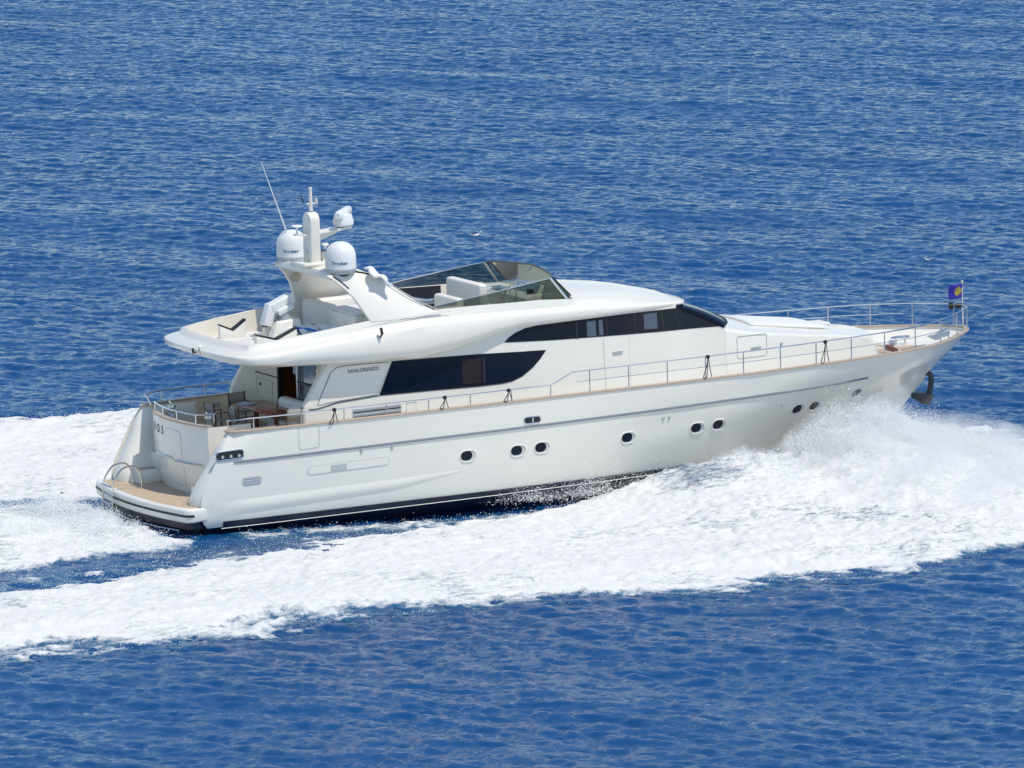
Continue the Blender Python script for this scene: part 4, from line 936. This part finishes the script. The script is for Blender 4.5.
# gulls resting on the water
def gull(px, py, lb, s_=1.0, rz=0.3):
    g = empty('seabird', Matrix.Translation((px, py, .06)) @ Matrix.Rotation(rz, 4, 'Z') @ Matrix.Scale(s_, 4), lb, 'bird')
    P = []
    for t, r_, zz in ((-.26, .01, .10), (-.20, .05, .08), (-.08, .10, .07), (.06, .11, .07), (.15, .08, .09), (.19, .05, .14), (.21, .045, .19), (.24, .045, .23), (.28, .03, .23), (.30, .008, .22)):
        P.append([(t, r_*math.cos(a), zz+r_*.8*math.sin(a)) for a in np.linspace(0, 2*math.pi, 10, endpoint=False)])
    MB().grid(P, closev=True).build('body', BIRDW, g)
    MB().lathe([(0, .03), (.09, .02), (.10, 0), (0, -.01)], (-.06, 0, .15), 12, Matrix.Diagonal((1.7, .9, 1))).build('wing', BIRDD if s_ < 1.3 else BIRDW, g)
    MB().tube([(.29, 0, .22), (.36, 0, .21)], [.015, .004], 6).build('beak', GOLD, g)
gull(38.3, 49.7, 'white seabird sitting on the open water straight above the flybridge benches', .75, -.5)
gull(49.3, 35.8, 'small dark-backed seabird on the water above the bow rail', .45, 2.6)

#FOAMPART
# ------------------------------------------------------------ wake foam and thrown spray
FM = bpy.data.materials.new('sea_foam'); FM.use_nodes = True
n, l = FM.node_tree.nodes, FM.node_tree.links; p = n['Principled BSDF']; out = n['Material Output']
p.inputs['Base Color'].default_value = (.785, .78, .755, 1); p.inputs['Roughness'].default_value = .9; p.inputs['Specular IOR Level'].default_value = .15
at = n.new('ShaderNodeAttribute'); at.attribute_name = 'cover'; a2 = n.new('ShaderNodeAttribute'); a2.attribute_name = 'streak'
tc = n.new('ShaderNodeTexCoord')
mp = n.new('ShaderNodeMapping'); mp.inputs['Scale'].default_value = (1.0, 1.6, 1.6); l.new(tc.outputs['Object'], mp.inputs[0])
nz = n.new('ShaderNodeTexNoise'); nz.inputs['Scale'].default_value = 3.0; nz.inputs['Detail'].default_value = 9; nz.inputs['Roughness'].default_value = .72; l.new(mp.outputs[0], nz.inputs['Vector'])
ad = n.new('ShaderNodeMath'); ad.operation = 'ADD'; l.new(at.outputs['Fac'], ad.inputs[0]); l.new(nz.outputs[0], ad.inputs[1])
mr = n.new('ShaderNodeMapRange'); mr.inputs[1].default_value = .57; mr.inputs[2].default_value = .80; l.new(ad.outputs[0], mr.inputs[0])
# streaks of water drawn up the bow wave
mp3 = n.new('ShaderNodeMapping'); mp3.inputs['Scale'].default_value = (.55, 3.0, 5.0); mp3.inputs['Rotation'].default_value = (0, 0, .35); l.new(tc.outputs['Object'], mp3.inputs[0])
nz3 = n.new('ShaderNodeTexNoise'); nz3.inputs['Scale'].default_value = 2.4; nz3.inputs['Detail'].default_value = 8; nz3.inputs['Roughness'].default_value = .75; l.new(mp3.outputs[0], nz3.inputs['Vector'])
st_ = n.new('ShaderNodeMath'); st_.operation = 'MULTIPLY_ADD'; l.new(a2.outputs['Fac'], st_.inputs[0]); st_.inputs[1].default_value = -.44; l.new(nz3.outputs[0], st_.inputs[2])
mr3 = n.new('ShaderNodeMapRange'); mr3.inputs[1].default_value = .02; mr3.inputs[2].default_value = .20; l.new(st_.outputs[0], mr3.inputs[0])
wat = n.new('ShaderNodeBsdfPrincipled'); wat.inputs['Base Color'].default_value = (.16, .22, .27, 1); wat.inputs['Roughness'].default_value = .18
ms = n.new('ShaderNodeMixShader'); l.new(mr3.outputs[0], ms.inputs[0]); l.new(wat.outputs[0], ms.inputs[1]); l.new(p.outputs[0], ms.inputs[2])
tr = n.new('ShaderNodeBsdfPrincipled'); tr.inputs['Base Color'].default_value = (.014, .11, .22, 1); tr.inputs['Roughness'].default_value = .1; m2 = n.new('ShaderNodeMixShader'); l.new(mr.outputs[0], m2.inputs[0]); l.new(tr.outputs[0], m2.inputs[1]); l.new(ms.outputs[0], m2.inputs[2])
l.new(m2.outputs[0], out.inputs[0])
bz = n.new('ShaderNodeTexNoise'); bz.inputs['Scale'].default_value = 6; bz.inputs['Detail'].default_value = 8; bz.inputs['Roughness'].default_value = .7; l.new(tc.outputs['Object'], bz.inputs['Vector'])
bm_ = n.new('ShaderNodeBump'); bm_.inputs['Strength'].default_value = .8; bm_.inputs['Distance'].default_value = .07; l.new(bz.outputs[0], bm_.inputs['Height']); l.new(bm_.outputs[0], p.inputs['Normal']); l.new(bm_.outputs[0], tr.inputs['Normal']); l.new(bm_.outputs[0], wat.inputs['Normal'])

DF = .075; GX, GY = 720, 560
fx = -20+np.arange(GX)*DF; fy = -19.5+np.arange(GY)*DF; FX, FY = np.meshgrid(fx, fy, indexing='ij')
def nf(lmin, lmax, pw, seed, w_=(.3, .95), sp=.6):
    a = spectrum_field(GX, GY, DF, lmin, lmax, pw, w_, sp, seed); return a/a.std()
N1 = nf(.8, 9, 2.2, 21); N2 = nf(.25, 2.2, 1.6, 22); N3 = nf(.16, .7, 1.2, 23); N4 = nf(.25, 3.0, 1.7, 24, (.05, 1.0), .02)
def sm(a): a = np.clip(a, 0, 1); return a*a*(3-2*a)
Yo = I(fx, [-20, -10.7, -.7, 7.5, 13.5, 19.9, 23.5, 26.5, 28.5, 30], [-16.7, -16.2, -15.3, -16.2, -17.0, -15.0, -12.6, -9.0, -5.5, -2])[:, None]
Yi = I(fx, [-20, -7, -4, -.5, 6.4, 10.9, 13, 16, 20, 24, 26, 30], [-10.6, -7.9, -7.3, -6.6, -4.5, -3.1, -2.5, -2.4, -1.7, -.3, .5, 1.5])[:, None]
edge_o = (FY-Yo)/1.0; edge_i = (Yi-FY)/.6
fade_x = np.clip((29.3-FX)/2.5, -1, 1)
stb = np.minimum(np.minimum(edge_o, edge_i), fade_x*2)
# port mirror, and the churned water thrown up by the propellers
PYo = I(fx, [-20, 0, 5, 10, 20, 26, 29], [17.6, 18.0, 18.3, 17.5, 14.5, 9, 4])[:, None]
PYi = I(fx, [-20, -6, 0, 4, 10.9, 13, 16, 20, 24, 26, 30], [7.0, 5.2, 4.6, 3.7, 3.1, 2.5, 2.4, 1.7, .3, -.5, -1.5])[:, None]
prt = np.minimum(np.minimum((PYo-FY)/1.0, (FY-PYi)/.6), fade_x*2)
prop = np.minimum(np.minimum((FY+3.9-.16*FX)/.6, (5.6-FY)/1.0), (.6-FX)/.5)
cov = np.maximum.reduce([stb, prt, prop*.75+.05])
cover = np.where(cov < .8, cov*.34, .272+(cov-.8)*.6) + .15*N1*np.clip(1.3-cov*.25, .2, 1) + .06*N2 + .07*N4
# thinner patches of bluish water astern
cover -= .45*np.exp(-((FX+5.5)/5.0)**2-((FY-3.9)/1.0)**2) 
cover = np.maximum(cover, (.34+.05*N2)*np.exp(-((FY+3.30)/.75)**2)*sm((FX-1)/1.5)*sm((14-FX)/2) - .17)
cover = np.maximum(cover, .05+.05*N2+.03*N4-.20*np.abs(FY+5.6-.22*FX)/1.6-.6*sm((FX-6)/5)) * np.where((FX > 12) & (FY > -3), 1, 1)
cover = np.clip(cover, -1, 1.0)
ridge = I(fx, [-20, 8, 11, 13, 14.2, 15.5, 17.4, 18.8, 19.6, 20.6, 21.6, 22.8, 24, 25, 26.2, 27.5, 30], [.12, .16, .20, .34, .66, 1.02, 1.10, .88, 1.15, 1.50, 1.60, 1.30, 1.05, .95, .60, .30, 0])[:, None]
def rprof(d): return np.where(d < 0, np.exp(-(d/.95)**2), np.exp(-(d/4.2)**1.6))
yr = I(fx, [-20, 0, 8, 13, 20, 24, 27, 30], [-10, -9.0, -6.5, -4.3, -4.0, -3.6, -3.2, -3])[:, None]
Hs = ridge*rprof(-(FY-yr)); Hp = ridge*rprof((FY+yr))
H0 = np.where(FY < 0, Hs, Hp)
Hprop = .34*np.exp(-((FX+3.6)/3.0)**2-((FY-.2)/2.6)**2)
H0 = H0 + Hprop + .28*np.exp(-((FY+13.2)/1.6)**2)*(FX < 24)*sm((24-FX)/6) + .45*np.exp(-((FY-15)/1.8)**2)*sm((20-FX)/6)
rough = np.clip(cover, 0, 1)
act = .75+.55*sm((FX-10)/8)
Hf = H0 + rough*act*(.034*N1 + .026*N2 + .024*N3 + .030*N4)
# sea level under it
iu = ((FX-ox)*U[0]+(FY-oy)*U[1]-uu[0])/d_; iv = ((FX-ox)*V[0]+(FY-oy)*V[1]-vv[0])/d_
i0 = np.clip(iu.astype(int), 0, NU-1); j0 = np.clip(iv.astype(int), 0, NV-1)
Zs = (h*edge)[i0, j0]+boat_wave(FX, FY)
lift = sm((cover+.02)/.45)
FZ = Zs*(1-.4*lift)+.004+np.maximum(Hf, -.05)*lift + .05*lift
# keep foam out of the hull
hbw = np.array([hull_b(float(x), .35) if 1.2 < x < 25.2 else 0 for x in fx])[:, None]
inside = (np.abs(FY) < hbw-.12) | ((np.abs(FY) < 2.7) & (FX > .3) & (FX < 1.4))
streak = np.exp(-((FX-15.6)/2.2)**2)*sm((-FY-2.2)/.6)*sm((7.4+FY)/2.0)*1.0 + .45*np.exp(-((FX-18.6)/1.2)**2-((FY+4.6)/1.6)**2)
streak = np.maximum(streak*.98, .62*sm((cover-.1)/.3)*(.80+.20*N1))
streak += .45*np.exp(-((FX+1.2)/1.6)**2-((FY-1.0)/3.2)**2)
keep_v = (cover > -.10) & ~inside
iv_ = np.arange(GX*GY).reshape(GX, GY)
kq = keep_v[:-1, :-1] & keep_v[1:, :-1] & keep_v[1:, 1:] & keep_v[:-1, 1:]
quads = np.stack([iv_[:-1, :-1][kq], iv_[1:, :-1][kq], iv_[1:, 1:][kq], iv_[:-1, 1:][kq]], -1)
VV_ = np.stack([FX, FY, FZ], -1).reshape(-1, 3)
used = np.unique(quads); remap = -np.ones(len(VV_), np.int32); remap[used] = np.arange(len(used))
foam = fast_mesh('wake_foam', VV_[used], remap[quads], FM)
for nm, arr in (('cover', cover), ('streak', streak)):
    a_ = foam.data.attributes.new(nm, 'FLOAT', 'POINT'); a_.data.foreach_set('value', arr.reshape(-1)[used].astype(np.float32))
tag(foam, 'broad white churned foam of the bow wave and wake trailing beside and behind the yacht', 'foam', kind='stuff')

SPM = mat('spray_drops', (.90, .91, .90), .6)
n, l = SPM.node_tree.nodes, SPM.node_tree.links
def drops(name, P, r, label):
    k = len(P); base = np.array([(1,1,1),(1,-1,-1),(-1,1,-1),(-1,-1,1)])/1.732
    q = RNG.normal(size=(k, 3, 3)); q, _ = np.linalg.qr(q)
    vs = P[:, None, :] + np.einsum('kij,vj->kvi', q, base)*r[:, None, None]
    f = np.array([(0,1,2),(0,3,1),(0,2,3),(1,3,2)]); fs = (np.arange(k)[:, None, None]*4+f[None]).reshape(-1, 3)
    o = fast_mesh(name, vs.reshape(-1, 3), fs, SPM, smooth=False); return tag(o, label, 'spray', kind='stuff')
def surf_z(x, y):
    i = np.clip(((x-fx[0])/DF).astype(int), 0, GX-1); j = np.clip(((y-fy[0])/DF).astype(int), 0, GY-1); return FZ[i, j], cover[i, j], i, j
def clumpy(x, y, z, s):                                   # filaments: keep drops where 3D noise is high
    a = np.sin(x*2.9+1.7*np.sin(y*1.9+z*2.3))+np.sin(y*3.3+1.3*np.sin(z*3.1-x*1.3))+np.sin(z*4.1+1.9*np.sin(x*1.7))
    b = np.sin(x*7.9+2*np.sin(z*6.1))+np.sin(y*8.3+2*np.sin(x*5.7))
    return (a+.7*b)*.25+.5 > RNG.random(len(x))*s
# bow spray
def bow(side, N, seedx):
    x = RNG.triangular(16.5, 22.3, 28.6, N); y = -np.abs(RNG.normal(0, 1, N))
    yr_ = I(x, [13, 20, 24, 28], [-4.3, -3.9, -3.2, -2.5]); sp_ = I(x, [16, 21, 26, 29], [1.2, 2.6, 3.4, 3.0])
    y = yr_ + RNG.normal(0, 1, N)*sp_*np.where(RNG.random(N) < .5, .45, 1.0); y = np.minimum(y, -hb_arr(x)-.03)
    top = I(x, [16.5, 18.5, 19.4, 20.4, 21.4, 22.8, 24, 25, 26.5, 28.6], [.15, .32, .68, .98, 1.0, .80, .66, .62, .55, .3])
    d = y-yr_; top = top*np.exp(-np.where(d > 0, (d/1.6)**2, (d/5.0)**2))
    z, c, _, _ = surf_z(x, y); e = RNG.exponential(.34, N); z = np.maximum(z, .05)+top*e
    ok = clumpy(x, y, z, 1.05) & (e < 1.45*RNG.random(N)**.3); y = y*(-side)
    return np.stack([x, y, z], -1)[ok]
def hb_arr(x):
    xs = np.linspace(1.2, 25.1, 120); bs = np.array([hull_b(a, .8) for a in xs]); return I(x, xs, bs, right=0)
P1 = bow(-1, 620000, 0); P1b = bow(1, 90000, 0)
# fine lace thrown against the hull side further aft
N = 16000; x = RNG.triangular(9.5, 12.6, 20, N); y = -(hb_arr(x)+.05+RNG.exponential(.5, N)); z = .25+RNG.exponential(.22, N)*I(x, [9.5, 12, 13, 16, 20], [.3, 1, 1.2, .8, 1.2])
P2 = np.stack([x, y, z], -1)[clumpy(x, y, z, 1.0)]
PB = np.vstack([P1, P1b, P2]); drops('bow_spray', PB, RNG.choice([.006, .009, .013, .022], len(PB), p=[.45, .35, .17, .03])*1.1, 'white spray thrown up by the bow beside the forward hull')
# stern wash spray
N = 90000; x = -.05-RNG.exponential(2.4, N); y = RNG.normal(0, 1.9, N)+.1; z, c, _, _ = surf_z(x, y)
z = np.maximum(z, .03)+RNG.exponential(.13, N)*np.exp(-((x+2.6)/2.2)**2)*1.7
ok = clumpy(x, y, z, 1.1); P3 = np.stack([x, y, z], -1)[ok]
# droplets along the foam edges and over the rolling foam
N = 150000; x = RNG.uniform(-14, 27, N); y = RNG.uniform(-17, 18, N); z, c, _, _ = surf_z(x, y)
ok = (c > -.10) & (np.abs(y) > 2.9) & ((c > .03) | (RNG.random(N) < .4)) & ((c < .35) | (RNG.random(N) < .35)) & ((y < 0) | (x < 8)); z = z+RNG.exponential(.055, N)*(1+.8*sm((x-12)/6)); P4 = np.stack([x, y, z], -1)[ok]
PS = np.vstack([P3, P4]); drops('wake_spray', PS, RNG.choice([.007, .011, .018], len(PS), p=[.55, .37, .08])*1.1, 'fine spray flying off the propeller wash astern and off the wake edges')

# drifting mist round the bow wave: a closed low hill of thin air-borne water
mv = MB(); mx_ = np.linspace(17.5, 29.5, 40); my_ = np.linspace(-12.5, -.2, 34); topg, botg = [], []
for x in mx_:
    tr_, br_ = [], []
    for y in my_:
        u = (x-17.5)/12; v = (y+12.5)/12.3; e = (max(0, 1-abs(2*u-1)**3)*max(0, 1-abs(2*v-1)**4))**.5
        yc = float(I(x, [17, 24, 28], [-3.9, -3.2, -2.5])); dd = y-yc
        H = float(I(x, [17.5, 19, 20.4, 21.6, 23, 24.5, 26.5, 28.5], [.5, 1.5, 2.55, 2.65, 2.2, 1.85, 1.5, .9]))*math.exp(-(dd/1.7)**2 if dd > 0 else -(dd/6.0)**2)
        tr_.append((x, y, .06+max(H, .15)*e)); br_.append((x, y, -.02))
    topg.append(tr_); botg.append(br_)
mv.grid(topg); mv.grid(botg)
A0, B0 = topg, botg
mv.grid([A0[0], B0[0]]); mv.grid([A0[-1], B0[-1]]); mv.grid([[r[0] for r in A0], [r[0] for r in B0]]); mv.grid([[r[-1] for r in A0], [r[-1] for r in B0]])
MM = bpy.data.materials.new('water_mist'); MM.use_nodes = True; n, l = MM.node_tree.nodes, MM.node_tree.links; n.remove(n['Principled BSDF'])
pv = n.new('ShaderNodeVolumePrincipled'); pv.inputs['Color'].default_value = (.995, .995, .995, 1); pv.inputs['Anisotropy'].default_value = .2
tc = n.new('ShaderNodeTexCoord'); nz = n.new('ShaderNodeTexNoise'); nz.inputs['Scale'].default_value = .9; nz.inputs['Detail'].default_value = 6; nz.inputs['Roughness'].default_value = .6
l.new(tc.outputs['Object'], nz.inputs['Vector']); sx = n.new('ShaderNodeSeparateXYZ'); l.new(tc.outputs['Object'], sx.inputs[0])
q1 = n.new('ShaderNodeMapRange'); q1.inputs[1].default_value = .42; q1.inputs[2].default_value = .68; q1.inputs[4].default_value = 1.0; l.new(nz.outputs[0], q1.inputs[0])
q2 = n.new('ShaderNodeMapRange'); q2.inputs[1].default_value = .6; q2.inputs[2].default_value = 2.5; q2.inputs[3].default_value = 1.0; q2.inputs[4].default_value = .12; l.new(sx.outputs[2], q2.inputs[0])
q3 = n.new('ShaderNodeMath'); q3.operation = 'MULTIPLY'; l.new(q1.outputs[0], q3.inputs[0]); l.new(q2.outputs[0], q3.inputs[1]); l.new(q3.outputs[0], pv.inputs['Density'])
l.new(pv.outputs[0], n['Material Output'].inputs['Volume'])
mist = mv.build('spray_mist', MM); tag(mist, 'thin drifting white mist hanging over the bow spray', 'mist', kind='stuff')
